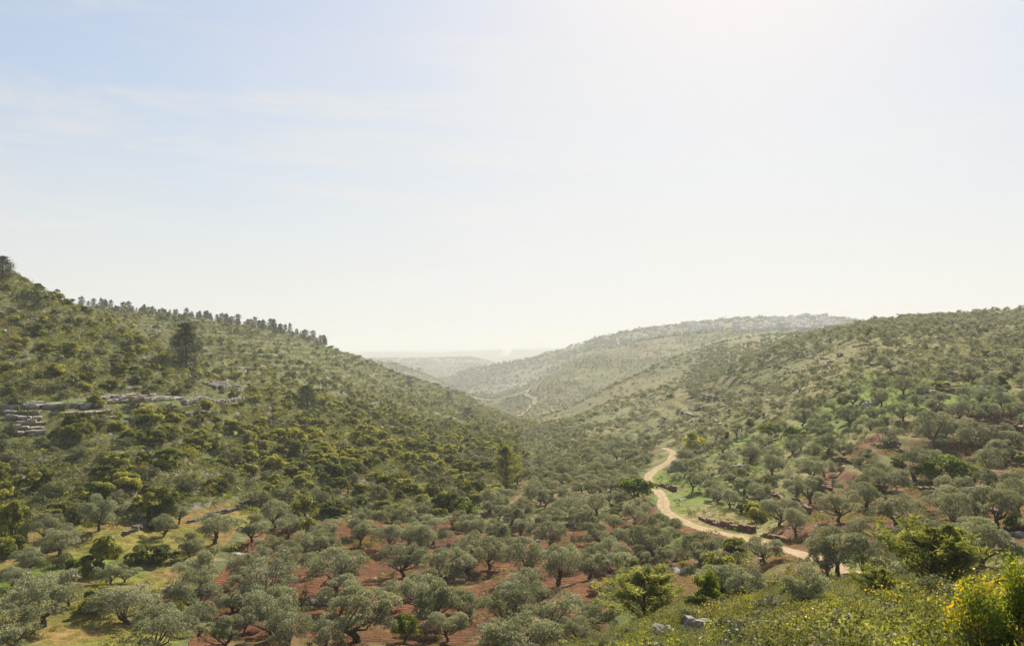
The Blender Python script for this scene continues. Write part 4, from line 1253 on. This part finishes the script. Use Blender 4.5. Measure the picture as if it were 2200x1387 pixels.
CV = [make_cover('cover') for _ in range(4)] + [make_cover('grey') for _ in range(2)]
CVO = CV + [make_cover('oak', 70), make_cover('grass', 60, .6, .25)]
NEARCV = [make_cover(k, 420, .5, .36, .055, .5, 14) for k in ('cover', 'cover', 'grey', 'younpine', 'cover', 'grass', 'oak', 'cover', 'grey', 'stems')]
GR = [make_grass() for _ in range(5)]
nn = lambda x, y, l, sd: fbm(x, y, l, sd, 3)
cover('low_scrub', 'knee-high scrub covering the left hillside between the bushes', .90, 60, 430, lambda x, y, px, py, sg: mq(px, py, sg) * np.where(nn(x, y, 9, 71) > .42, .9, .5), .8, 1.6, CVO, 'scrub')
cover('ridge_scrub', 'low scrub on the farther slope of the left ridge', 2.2, 190, 800, lambda x, y, px, py, sg: (sg == 1) * (px < 1150) * np.where(nn(x, y, 20, 73) > .44, .8, .35), 1.4, 2.6, CVO, 'scrub')
cover('terrace_weeds', 'weeds and low scrub on the field terraces and slopes', 1.15, 46, 340, lambda x, y, px, py, sg: (sg == 0) * (
    ip(px, py, RIGHT) * np.where(nn(x, y, 8, 75) > .47, .75, .12) + ip(px, py, MEADOW) * np.where(nn(x, y, 6, 76) > .56, .5, .02)
    + ip(px, py, GROVE) * np.where(nn(x, y, 8, 77) > .54, .55, .10) + ip(px, py, TANSLOPE) * np.where(nn(x, y, 10, 78) > .52, .5, .12) + ip(px, py, VALLEY) * .2), .5, 1.2, CVO, 'weeds')
cover('spur_scrub', 'low scrub on the tan spurs of the right side', 4.0, 300, 1520, lambda x, y, px, py, sg: (((sg == 2) & (px > 740)) | ((sg == 1) & (px > 1100) & (px < 1560))) * np.where(nn(x, y, 55, 79) > .50, .85, .16), 1.8, 3.6, CV[:5] + PR['oak_dot'][:2], 'scrub', mul=[1] * 5 + [.32] * 2)
cover('far_woodland', 'scattered trees and scrub on the village hill and the far valley sides', 9.5, 1250, 3500, lambda x, y, px, py, sg: ((sg == 3) | (sg == 4)) * np.where(nn(x, y, 130, 81) > .45, .75, .22), 1.1, 2.6, PR['oak_dot'] + PR['olive_dot'], 'woodland')
cover('shoulder_plants', 'dense knee-high plants covering the near slope', .42, 9.5, 47, lambda x, y, px, py, sg: np.where(px > 1180, .88, .5), .55, 1.25, NEARCV, 'undergrowth')
cover('shoulder_grass', 'grass between the near plants', .36, 12, 47, lambda x, y, px, py, sg: (px > 1180) * .5, .6, 1.2, GR, 'grass')
cover('field_grass', 'short grass on the field terraces', .55, 46, 105, lambda x, y, px, py, sg: (sg == 0) * ((ip(px, py, MEADOW)) * .5 + (ip(px, py, GROVE)) * np.where(nn(x, y, 5, 83) > .6, .5, 0) + ip(px, py, RIGHT) * .3), .4, .9, GR, 'grass')
cover('verge_grass', 'fine short grass right under the viewer', .3, 3.2, 11, lambda x, y, px, py, sg: .85 + 0 * x, .35, .8, GR, 'grass')

# ------------------------------------------------------------------ stone: ledges, boulders, walls
STONES = [make_stone(i, lvl=2) for i in range(8)]
SLABS = [make_stone(40 + i, lvl=3, rough=.13, ball=.10) for i in range(8)]
for s_ in STONES + SLABS: s_.materials.append(M['rock'])
RSTONES = [make_stone(20 + i, lvl=1, rough=.2) for i in range(5)]


def ledge(pts, label, length=(.9, 2.1), height=(.35, .8), depth=1.1, tiers=1, cat='rock ledge', gap=.06, skip=0, drop=0.0, p=1.0):
    W = smooth(polyline([hit(px, py, skip) for px, py in pts], .5), 2, 2)
    c = W[len(W) // 2]
    root = link('limestone_ledge', None, None, tuple(c)); tag(root, label, cat, 'limestone ledges')
    for t in range(tiers):
        s, k = 0.0, 0
        d = np.concatenate([[0], np.cumsum(np.hypot(*np.diff(W[:, :2], axis=0).T))])
        while s < d[-1]:
            ln = random.uniform(*length); hh = random.uniform(*height)
            m = s + ln / 2
            x, y = np.interp(m, d, W[:, 0]), np.interp(m, d, W[:, 1])
            x2, y2 = np.interp(m + .5, d, W[:, 0]), np.interp(m + .5, d, W[:, 1])
            x1, y1 = np.interp(m - .5, d, W[:, 0]), np.interp(m - .5, d, W[:, 1])
            ang = math.atan2(y2 - y1, x2 - x1)
            back = t * depth * .55
            x += -math.sin(ang) * back * (1 if y > 0 else -1) + random.uniform(-.15, .15); y += math.cos(ang) * back + random.uniform(-.2, .2)
            z = float(ground(x, y)) + hh * .28
            if random.random() < p:
                link('rock_slab', random.choice(SLABS), root, (x - c[0], y - c[1], z - c[2]),
                     (random.uniform(-.08, .08), random.uniform(-.08, .08), ang + random.uniform(-.15, .15)), (ln * .98, depth * random.uniform(.7, 1.2), hh))
            s += ln * (1 + gap)
    return root


ledge([(0, 876), (60, 878), (120, 875)], 'long pale limestone ledge below the thin grass strip, cut by the picture edge', (1.0, 3.0), (.45, .85), tiers=3, depth=1.4)
ledge([(126, 874), (170, 874), (215, 872)], 'broken grey boulders of the ledge next to the ledge bush', (.8, 1.9), (.5, 1.0), tiers=2)
ledge([(225, 866), (300, 862), (385, 858)], 'pale stepped limestone ledge right of the boulders', (.9, 2.8), (.4, .75), 1.3, tiers=3)
ledge([(390, 866), (450, 862), (520, 858)], 'pale limestone ledge end beneath the rubbly outcrop', (.7, 1.6), (.5, .9), tiers=1)
ledge([(0, 888), (85, 888)], 'topmost thin rock bed of the layered outcrop', (.5, 2.3), (.28, .7))
ledge([(0, 900), (90, 899)], 'second thin rock bed of the layered outcrop', (.5, 2.3), (.28, .7))
ledge([(12, 911), (98, 909)], 'third thin rock bed of the layered outcrop', (.5, 2.3), (.28, .7))
ledge([(18, 921), (96, 920)], 'fourth thin rock bed of the layered outcrop', (.5, 2.3), (.28, .7))
ledge([(28, 933), (100, 932)], 'lowest thin rock bed of the layered outcrop', (.5, 2.3), (.28, .7), p=.8)
ledge([(102, 890), (165, 888), (235, 884)], 'thin reddish rock bed behind the dark bush', (1.0, 2.2), (.2, .4), p=.8)
ledge([(190, 900), (250, 897)], 'low stone bed under the right part of the ledges', (1.0, 2.0), (.2, .4), p=.8)
ledge([(455, 832), (490, 834), (522, 838)], 'rubbly pale outcrop at the end of the near left slope', (.6, 1.3), (.4, .9), 1.5, tiers=3)
ledge([(390, 892), (450, 890)], 'short stone ledge below the rubbly outcrop', (.7, 1.5), (.3, .5), p=.9)
ledge([(30, 836), (70, 836), (130, 834)], 'stony strip above the thin grass strip', (.6, 1.3), (.25, .5), p=.7)
ledge([(140, 838), (190, 836)], 'small stone strip above the ledge bush', (.6, 1.2), (.3, .5), p=.7)
ledge([(262, 834), (295, 832)], 'thin pale rock bed on the grass above the ledges', (1.2, 2.4), (.15, .3))
for k_, (pa, pb, lb) in enumerate([((310, 710), (370, 712), 'faint rock bed high on the farther left slope'), ((690, 838), (770, 842), 'pale rock bed across the farther slope'),
                                   ((800, 868), (870, 874), 'pale rock bed low on the farther slope'), ((760, 845), (800, 848), 'short rock bed between the farther terraces'),
                                   ((215, 700), (260, 698), 'small rock outcrop beneath the skyline pines'), ((150, 655), (190, 662), 'white rocks on the skyline notch')]):
    ledge([pa, pb], lb, (1.4, 3.2), (.4, .8), 1.2, skip=200 if k_ not in (5,) else 120, p=.75)
for k_, (pa, pb, lb) in enumerate([((1440, 905), (1500, 903), 'row of pale stones on the tan slope'), ((1560, 852), (1640, 846), 'stony terrace edge high on the tan slope'), ((1380, 925), (1430, 915), 'stones on the lower tan slope'),
                                   ((1830, 745), (1890, 743), 'stone terrace edge under the right skyline'), ((1700, 800), (1760, 795), 'stone row in the upper olive slope'), ((1500, 875), (1560, 872), 'pale stone row above the bright terraces')]):
    ledge([pa, pb], lb, (.7, 1.8), (.3, .6), .9, p=.7)


def boulder(px, py, w, h, label, n=1, cat='boulder', name='boulder'):
    x, y, z = hit(px, py); k = y / F
    if n == 1:
        o = link(name, random.choice(STONES), None, (x, y, z + h * k * .25), (random.uniform(-.2, .2), random.uniform(-.2, .2), random.random() * TAU), (w * k, w * k * .8, h * k)); tag(o, label, cat, 'boulders'); return
    root = link(name + '_cluster', None, None, (x, y, z)); tag(root, label, 'rocks', 'boulders')
    for i in range(n):
        dx_ = random.uniform(-.5, .5) * w * k; dy_ = random.uniform(-.4, .4) * w * k
        s = random.uniform(.25, .55)
        zz = float(ground(x + dx_, y + dy_)) - z
        link('rock', random.choice(STONES), root, (dx_, dy_, zz + h * k * s * .3), (random.uniform(-.4, .4), random.uniform(-.4, .4), random.random() * TAU), (w * k * s, w * k * s * .8, h * k * s * 1.5))


boulder(1488, 1366, 42, 44, 'taller pale grey boulder beside the feathery pine')
boulder(1522, 1360, 52, 34, 'flat-topped boulder leaning on the taller one')
boulder(1412, 1366, 26, 30, 'left end boulder of the pale row below the feathery pine')
boulder(1438, 1370, 32, 26, 'middle boulder of the pale row below the feathery pine')
boulder(1460, 1368, 28, 22, 'small right boulder of the pale row below the feathery pine')
boulder(357, 1272, 26, 26, 'heap of white broken rocks on the grassy terrace', 7, name='rock')
boulder(1985, 845, 30, 15, 'big tilted rock in the boulder cluster above the bright grass')
boulder(2012, 852, 44, 13, 'pale boulder cluster between the olives above the bright grass', 9, name='rock')
boulder(1870, 872, 34, 18, 'pale rubble patch at the left of the bright grass', 8, name='rock')
boulder(2120, 840, 40, 14, 'pale rubble beside the upper grassy terrace', 6, name='rock')
boulder(1880, 1060, 28, 14, 'grey rubble on the upper red terraces', 8, name='rock')
boulder(2085, 1062, 40, 22, 'pale rock heap below the broad yellow-green tree', 12, name='rock')
boulder(150, 1283, 8, 6, 'lone small stone on the grassy terrace')
boulder(1570, 1010, 40, 18, 'grey rubble above the bright green bushes', 8, name='rock')
boulder(1460, 1010, 40, 20, 'rocky patch above the upper track bend', 8, name='rock')
boulder(2180, 1150, 40, 14, 'rock shelf at the picture edge on the right slope', 8, name='rock')
boulder(2030, 808, 26, 6, 'flat white rock under the upper olives', 3, name='rock')
boulder(1665, 1385, 34, 14, 'flat grey stone in the near plants', 2, name='rock')
boulder(870, 1210, 26, 18, 'white stones at a corner of the red field', 8, name='rock')
boulder(668, 1300, 30, 20, 'white stones on the red field bank', 9, name='rock')
boulder(545, 1230, 34, 16, 'stones on the brown bank above the red field', 9, name='rock')
boulder(590, 885, 30, 16, 'grey outcrop with bright grass on the left slope', 6, name='rock')
boulder(245, 1060, 30, 14, 'stones among the shrubs above the grey field wall', 5, name='rock')
# loose stones on the hillsides
LOOSE = []
for k_ in range(2600):
    px, py = random.uniform(0, 2200), random.uniform(660, 1250)
    ok = inpoly([px], [py], MAQUIS)[0] or (inpoly([px], [py], RIGHT)[0]) or inpoly([px], [py], TANSLOPE)[0] or (inpoly([px], [py], GROVE)[0] and random.random() < .5)
    if not ok or random.random() > .42: continue
    x, y, z = hit(px, py)
    if y < 48 or y > 500: continue
    LOOSE.append((x, y, z))
td_, _ = track_dist([a[0] for a in LOOSE], [a[1] for a in LOOSE])
LOOSE = [a for a, d in zip(LOOSE, td_) if d > 2.5]
n_ = len(LOOSE); sz_ = rng.uniform(.25, 1.0, n_) ** 1.5 * 1.1
sz_ *= np.clip(np.array([a[1] for a in LOOSE]) / 150, .7, 2)
gn_mass('loose_stones', 'loose pale limestone stones strewn over the slopes', LOOSE, np.stack([sz_ * 1.3, sz_, sz_ * .5], 1), rng.random(n_) * TAU, rng.integers(0, 8, n_), STONES, 'stones', .2)


def dry_wall(pts, height, label, mat, group='dry stone terrace walls', skip=0, coping=False):
    W = smooth(polyline([hit(px, py, skip) for px, py in pts], .3), 3, 2)
    c = W[len(W) // 2]
    V, Fc, o = [], [], 0
    d = np.concatenate([[0], np.cumsum(np.hypot(*np.diff(W[:, :2], axis=0).T))])
    big = max(.26, c[1] / F * 4.2)
    rows = max(2, int(height / (big * .75)))
    cube = np.array([(a, b, e) for a in (-.5, .5) for b in (-.5, .5) for e in (-.5, .5)])
    quads = np.array([(0, 1, 3, 2), (4, 6, 7, 5), (0, 4, 5, 1), (2, 3, 7, 6), (0, 2, 6, 4), (1, 5, 7, 3)])
    for r_ in range(rows):
        s = random.random() * big
        while s < d[-1]:
            ln = big * random.uniform(.7, 1.9); m = s + ln / 2
            topfall = .6 * vnoise(np.array([m / 2.5]), np.array([3.0]), 9)[0]
            zz = (r_ + .5) * height / rows
            s += ln
            if zz > height * (1 - topfall) + .05: continue
            x, y = np.interp(m, d, W[:, 0]), np.interp(m, d, W[:, 1])
            a = math.atan2(np.interp(m + .3, d, W[:, 1]) - np.interp(m - .3, d, W[:, 1]), np.interp(m + .3, d, W[:, 0]) - np.interp(m - .3, d, W[:, 0]))
            b = cube * [1, 1, 1] + rng.normal(size=(8, 3)) * .09
            b = b * np.array([ln * .98, .45 + random.uniform(-.08, .08), height / rows * random.uniform(.85, 1.1)])
            ca, sa = math.cos(a), math.sin(a)
            b = np.stack([b[:, 0] * ca - b[:, 1] * sa, b[:, 0] * sa + b[:, 1] * ca, b[:, 2]], 1)
            b += np.array([x, y, float(ground(x, y)) + zz - .12]) - c + np.array([random.uniform(-.05, .05), random.uniform(-.05, .05), 0])
            V.append(b); Fc.append(quads + o); o += 8
    root = link('dry_stone_wall', None, None, tuple(c)); tag(root, label, 'wall', group, 'thing')
    st = link('stones', mesh_np('wall_stones', np.concatenate(V), np.concatenate(Fc), mat), root); st['kind'] = 'stuff'



def contour(px, py, n, skip=0):
    x, y, z = hit(px, py, skip); P = [(x, y)]
    for sgn in (1, -1):
        a, b = x, y; Q = []
        for _ in range(n):
            e = 1.5
            gx = float(ground(a + e, b) - ground(a - e, b)); gy = float(ground(a, b + e) - ground(a, b - e)); g = math.hypot(gx, gy) + 1e-6
            a, b = a - gy / g * sgn * 1.0, b + gx / g * sgn * 1.0; Q.append((a, b))
        P = (P + Q) if sgn == 1 else (Q[::-1] + P)
    return [(CX + F * a / b, HY - F * float(ground(a, b)) / b) for a, b in P[::2] if b > 10]


CT = [(380, 735), (450, 742), (520, 762), (600, 762), (470, 770), (560, 790), (640, 800), (700, 790), (620, 830), (740, 815), (820, 835), (560, 720),
      (1560, 800), (1620, 825), (1520, 850), (1680, 790), (1750, 770), (1600, 870), (1480, 890), (1540, 905), (1850, 780), (1700, 835)]
ctp = np.array(CT, float); ctb = {}
for li, (ln, lx, ly) in enumerate(LM):
    for r_, t_ in enumerate(np.argsort(np.hypot(ctp[:, 0] - lx, ctp[:, 1] - ly))[:8]): ctb.setdefault(int(t_), []).append((r_, li))
for t_, (px, py) in enumerate(CT):
    left_ = px < 1000
    W = contour(px, py, random.randint(9, 16) * (2 if left_ else 1), 200 if left_ else 150)
    W = sorted(W)
    r_, li = min(ctb[t_])
    try: ledge(W, f"low stone terrace edge {ORD[r_]} to {LM[li][0]}", (1.0, 2.6), (.35, .75) if left_ else (.3, .6), 1.0, p=.72, skip=200 if left_ else 150)
    except Exception as e: print('ledge', px, py, e)

RW, GW = M['redwall'], M['greywall']
dry_wall([(30, 1205), (80, 1192), (130, 1178), (180, 1164)], 1.1, 'long grey field wall at the left between olives and grass', GW)
dry_wall([(255, 1152), (285, 1142), (322, 1130)], 1.0, 'short grey field wall beside the big dark oak', GW)
dry_wall([(395, 1125), (450, 1110), (505, 1095), (565, 1078)], .8, 'grey field wall holding the grassy strip above the olives', GW)
dry_wall([(70, 1252), (130, 1240), (180, 1235)], .9, 'low stone bank under the yellow-topped tree', GW)
dry_wall([(1500, 1112), (1540, 1128), (1580, 1138), (1622, 1146)], .85, 'red dry stone wall above the track, left of the dark bush', RW)
dry_wall([(1630, 1150), (1665, 1156), (1700, 1166)], 0.7, 'red dry stone wall right of the dark bush above the track', RW)
dry_wall([(1405, 1040), (1425, 1046), (1452, 1056)], 1.0, 'short reddish wall above the track bend', RW)
dry_wall([(2072, 892), (2105, 893), (2150, 893)], 2.2, 'tall red terrace wall under the small grassy terrace', RW)
dry_wall([(2070, 905), (2120, 908), (2200, 912)], 1.0, 'long low red terrace wall directly below the tall one', RW)
dry_wall([(2110, 922), (2150, 925), (2200, 930)], 1.5, 'lowest terrace wall of three near the right picture edge', RW)
dry_wall([(1785, 985), (1820, 994), (1850, 1000)], 1.1, 'dark terrace wall under two olives on the right slope', RW)
dry_wall([(1870, 955), (1930, 972), (2000, 995)], .8, 'low wall along the upper sloping red strip', RW)
dry_wall([(1880, 1030), (1960, 1045), (2060, 1075), (2150, 1110)], .8, 'low wall along the lower sloping red strip', RW)
dry_wall([(1990, 878), (2030, 882), (2060, 886)], .8, 'low wall under the bright grass patch', GW)
dry_wall([(2010, 838), (2035, 842), (2060, 846)], 1.3, 'reddish wall next to the pale boulder cluster', RW)
dry_wall([(1700, 1030), (1740, 1045), (1790, 1060)], .8, 'low stone bank on the middle right slope', RW)
dry_wall([(1640, 1060), (1690, 1085), (1740, 1105)], .8, 'low red bank under the middle olives of the right slope', RW)

# ------------------------------------------------------------------ village on the far hill
WALLS = [rough_mat('plaster_%d' % i, tuple(c * .85 for c in col), col, .4, 0) for i, col in enumerate([(.76, .73, .68), (.84, .82, .78), (.50, .46, .41), (.60, .50, .44)])]
ROOFM = rough_mat('roof_screed', (.60, .58, .54), (.80, .78, .74), .5, 0)
TILE = rough_mat('roof_tiles', (.28, .12, .08), (.36, .16, .10), 1, 0)
DARKW = rough_mat('window_dark', (.03, .035, .04), (.05, .055, .06), 1, 0, .3)


def house_mesh(w, d, floors, nwin, wall, seed):
    """plastered block with recessed windows on every side, flat roof slab with parapet"""
    V, Fc, Mi, o = [], [], [], [0]

    def quad(a, b, c, e, m):
        V.extend([a, b, c, e]); Fc.append((o[0], o[0] + 1, o[0] + 2, o[0] + 3)); Mi.append(m); o[0] += 4
    H = 3.1 * floors
    def facade(p0, p1, nw):
        p0 = np.array(p0); p1 = np.array(p1); L_ = np.linalg.norm(p1 - p0); t = (p1 - p0) / L_; n_o = np.array([t[1], -t[0]])
        P = lambda s, z, dep=0: (*(p0 + t * s - n_o * dep), z)
        quad(P(0, -3), P(L_, -3), P(L_, 0), P(0, 0), 0)
        for fl in range(floors):
            z0 = fl * 3.1; cell = L_ / nw
            for k in range(nw):
                s0, s1 = k * cell, (k + 1) * cell; a, b = s0 + cell * .32, s1 - cell * .32; wz0, wz1 = z0 + 1.0, z0 + 2.4
                if fl == 0 and k == (seed % nw): wz0 = z0 + .05
                quad(P(s0, z0), P(s1, z0), P(s1, wz0), P(s0, wz0), 0); quad(P(s0, wz1), P(s1, wz1), P(s1, z0 + 3.1), P(s0, z0 + 3.1), 0)
                quad(P(s0, wz0), P(a, wz0), P(a, wz1), P(s0, wz1), 0); quad(P(b, wz0), P(s1, wz0), P(s1, wz1), P(b, wz1), 0)
                quad(P(a, wz0, .3), P(b, wz0, .3), P(b, wz1, .3), P(a, wz1, .3), 1)
                quad(P(a, wz0), P(b, wz0), P(b, wz0, .3), P(a, wz0, .3), 0); quad(P(a, wz1, .3), P(b, wz1, .3), P(b, wz1), P(a, wz1), 0)
                quad(P(a, wz0), P(a, wz0, .3), P(a, wz1, .3), P(a, wz1), 0); quad(P(b, wz0, .3), P(b, wz0), P(b, wz1), P(b, wz1, .3), 0)
    c = [(-w / 2, -d / 2), (w / 2, -d / 2), (w / 2, d / 2), (-w / 2, d / 2)]
    for k in range(4): facade(c[k], c[(k + 1) % 4], nwin if k % 2 == 0 else max(2, nwin - 1))
    wm = mesh_np('house_wall', V, np.array(Fc), [wall, DARKW], mat_idx=Mi)
    def box(cx_, cy_, cz, sx, sy, sz):
        q = np.array([(a, b, e) for a in (-.5, .5) for b in (-.5, .5) for e in (-.5, .5)]) * [sx, sy, sz] + [cx_, cy_, cz]
        return q, np.array([(0, 1, 3, 2), (4, 6, 7, 5), (0, 4, 5, 1), (2, 3, 7, 6), (0, 2, 6, 4), (1, 5, 7, 3)])
    if seed % 5 == 4:
        e = .5; q = np.array([(-w / 2 - e, -d / 2 - e, H), (w / 2 + e, -d / 2 - e, H), (w / 2 + e, d / 2 + e, H), (-w / 2 - e, d / 2 + e, H), (-w / 4, 0, H + 2.2), (w / 4, 0, H + 2.2)])
        rm = mesh_np('house_roof', q, np.array([(0, 1, 5, 4), (2, 3, 4, 5), (1, 2, 5, 5), (3, 0, 4, 4), (3, 2, 1, 0)])[[0, 1, 4]], TILE)
        bm_f = [(0, 1, 5, 4), (2, 3, 4, 5), (1, 2, 5), (3, 0, 4), (3, 2, 1, 0)]
        rm = bpy.data.meshes.new('house_roof'); rm.from_pydata([tuple(a) for a in q], [], bm_f); rm.materials.append(TILE)
    else:
        P = [box(0, 0, H + .12, w + .4, d + .4, .24), box(0, -d / 2, H + .6, w + .3, .25, .74), box(0, d / 2, H + .6, w + .3, .25, .74), box(-w / 2, 0, H + .6, .25, d - .3, .72), box(w / 2, 0, H + .6, .25, d - .3, .72),
             box(w * .2, d * .15, H + 1.5, w * .28, d * .3, 2.5), box(-w * .25, 0, H + .8, 1.4, 1.4, 1.2)]
        rm = mesh_np('house_roof', *join(P), ROOFM)
    return wm, rm


HM = [house_mesh(random.uniform(10, 17), random.uniform(9, 13), 1 + i % 3, 3 + i % 2, WALLS[i % 4], i) for i in range(12)]


def house(px, py, label, k, sx=1.0, skip=1350, rot=None, cat='house', group='houses of the hilltop village'):
    x, y, z = hit(px, py, skip)
    e = link('village_house', None, None, (x, y, z + .3), (0, 0, random.uniform(-.6, .6) if rot is None else rot), (sx, sx, 1.05)); tag(e, label, cat, group)
    link('wall', HM[k % 12][0], e); link('roof', HM[k % 12][1], e)


HL = [(1589, 702, 'long white hall with a pale flat roof, largest building of the village', 2, 2.1), (1595, 712, 'low white building just below the long white hall', 0, 1.5),
      (1630, 713, 'house with a bright white flat roof between the hall and the village centre', 3, 1.4), (1630, 703, 'pale house behind the white flat roof', 7, 1.2), (1537, 700, 'small white-roofed house alone left of the long hall', 6, .9),
      (1612, 708, 'reddish house against the long white hall', 4, 1.0), (1700, 694, 'tall pale house in the village centre', 5, 1.2), (1722, 699, 'wide pale house in the village centre', 1, 1.7), (1685, 684, 'blocky house on the village skyline', 8, 1.1),
      (1762, 678, 'flat house at the end of the village skyline', 2, 1.1), (1775, 680, 'last skyline house of the village', 9, .8), (1640, 682, 'skyline house above the olives left of the blocky one', 10, .8),
      (1740, 706, 'white house at the lower village edge', 6, 1.0), (1686, 708, 'white house low in the village front row', 6, 1.1), (1705, 703, 'pale gabled house in the lower village', 4, 1.2)]
for q in HL: house(q[0], q[1], q[2], q[3], q[4])
VL = [('the long white hall', 1589, 700), ('the village skyline end', 1790, 682), ('the tall central house', 1700, 692), ('the bare crest left of the village', 1400, 705), ('the low end of the village ridge', 1300, 738), ('the lone small white-roofed house', 1537, 699), ('the white front-row house', 1686, 708)]
HP = []
while len(HP) < 66:
    t = random.random()
    if t < .55: px, py = random.uniform(1640, 1800), random.uniform(680, 712)
    elif t < .8: px, py = random.uniform(1440, 1640), random.uniform(692, 716)
    else: px, py = random.uniform(1290, 1450), random.uniform(0, 1); py = 742 - (px - 1290) * .19 + random.uniform(-6, 8)
    if all((px - a) ** 2 / 60 + (py - b) ** 2 / 12 > 1 for a, b in HP + [(h[0], h[1]) for h in HL]): HP.append((px, py))
hp = np.array(HP); best = {}
for li, (ln, lx, ly) in enumerate(VL):
    for r_, t_ in enumerate(np.argsort(np.hypot(hp[:, 0] - lx, (hp[:, 1] - ly) * 1.0))[:14]):
        best.setdefault(int(t_), []).append((r_, li))
for t_, (px, py) in enumerate(HP):
    if t_ in best:
        r_, li = min(best[t_]); lb = f"small pale village house {ORD[r_]} to {VL[li][0]}"; g_ = 'houses of the hilltop village'
    else: lb, g_ = 'small pale hazy house among the crowded village rows', 'crowded small houses of the village'
    house(px, py, lb, t_ * 5 + 1, random.uniform(.7, 1.15), group=g_)
for t_ in range(12):
    px, py = 838 + t_ * 5.6 + random.uniform(-3, 3), 779 + random.uniform(-5, 6)
    x, y, z = hit(px, py, 2500)
    e = link('hamlet_house', None, None, (x, y, z), (0, 0, random.random()), (1.2, 1.2, 1.1)); tag(e, 'tiny white house of the hazy hamlet on the far mound', 'house', 'hamlet houses on the far mound')
    link('wall', HM[(1 + 4 * t_) % 12][0], e); link('roof', HM[(1 + 4 * t_) % 12][1], e)
# slim dark cypresses and round trees between the houses
for t_, (px, py, hh) in enumerate([(1712, 688, 9), (1718, 687, 8), (1735, 686, 11), (1741, 687, 12), (1746, 686, 9), (1565, 706, 7), (1760, 690, 8), (1612, 700, 7), (1672, 690, 8)]):
    x, y, z = hit(px, py, 1350); h_ = hh * y / F
    e = link('cypress_tree', None, None, (x, y, z), (0, 0, t_), (h_ / 4.6 * .35, h_ / 4.6 * .35, h_ / 2.4))
    tag(e, f"slim dark cypress {['left of the skyline pair', 'second of the skyline group', 'shorter one of the middle pair', 'tallest on the village skyline', 'right beside the tallest cypress', 'below the lone white-roofed house', 'near the skyline end house', 'beside the long white hall', 'behind the tall central house'][t_]}", 'tree', 'cypresses of the village')
    link('crown', PR['oak_far'][t_ % 5][0], e); link('trunk', PR['oak_far'][t_ % 5][1], e)
# clumps of trees on the village skyline
VT = []
for k_ in range(230):
    px = random.uniform(1260, 1840)
    if 1660 < px < 1790 and random.random() < .75: continue
    a = math.atan((px - CX) / F); i = int(np.argmin(np.abs(AZ - a)))
    sel = (np.exp(LR) > 1500) & (np.exp(LR) < 2100)
    j = np.where(sel)[0][int(np.argmin(PY[i, sel]))]
    r = math.exp(LR[j]) - random.choice([0, 5, 20, 40, 80]); x, y = r * math.sin(a), r * math.cos(a)
    VT.append((x, y, float(ground(x, y))))
sc_ = rng.uniform(1.2, 2.8, len(VT))
gn_mass('skyline_woodland', 'dark tree clumps along the village skyline', VT, np.stack([sc_ * 1.2, sc_ * 1.2, sc_], 1), rng.random(len(VT)) * TAU, rng.integers(0, 4, len(VT)), PR['oak_dot'], 'woodland')

# ------------------------------------------------------------------ smoke and haze
def vol_mat(name, col, dens, aniso, noise=None):
    m, n, A, K = new_mat(name)
    pv = A('ShaderNodeVolumePrincipled'); pv.inputs['Color'].default_value = (*col, 1); pv.inputs['Anisotropy'].default_value = aniso
    pv.inputs['Density'].default_value = dens
    o = A('ShaderNodeOutputMaterial'); K(pv.outputs[0], o.inputs['Volume'])
    return m


def build_smoke():
    x, y, z = hit(1066, 770, 3600)
    k = y / F
    path = [(0, 0, 0, 1.2), (3, 0, 3, 2), (7, 4, 5, 2.6), (12, 6, 7, 4), (17, 8, 10, 7), (22, 9, 14, 10), (26, 9, 19, 10), (27, 9, 24, 6), (27, 9, 28, 2)]
    v, f = tube([(a * k, b * k, c * k) for a, b, c, _ in path], [r * k for *_, r in path], 14)
    nz = vnoise(v[:, 0] / 30, v[:, 2] / 22, 4) - .5
    v = v + np.stack([nz * 22, nz * 10, nz * 14], 1) * np.clip(v[:, 2:3] / 40, 0, 1)
    idx = len(v); v = np.vstack([v, [v[:14].mean(0)], [v[-14:].mean(0)]])
    me = bpy.data.meshes.new('smoke')
    me.from_pydata([tuple(a) for a in v], [], [tuple(q) for q in f] + [((i + 1) % 14, i, idx) for i in range(14)] + [(idx - 14 + i, idx - 14 + (i + 1) % 14, idx + 1) for i in range(14)])
    me.materials.append(vol_mat('smoke', (1, 1, 1), .010, .2))
    tag(link('smoke', me, None, (x, y, z)), 'thin white smoke plume drifting up from the far valley', 'smoke', None, 'stuff')


build_smoke()
zb, zt = float(Z.min()) - 12, float(Z.max()) + 16
hv = [(x, y, z) for z in (zb, zt) for y in (-46000, 46000) for x in (-46000, 46000)]
hf = [(0, 2, 3, 1), (4, 5, 7, 6), (0, 1, 5, 4), (2, 6, 7, 3), (0, 4, 6, 2), (1, 3, 7, 5)]
tag(link('haze', mesh_np('haze', hv, hf, vol_mat('haze', HAZE_COL, HAZE_D, HAZE_G))), kind='stuff')
print('haze', zb, zt, 'objects', len(bpy.data.objects))
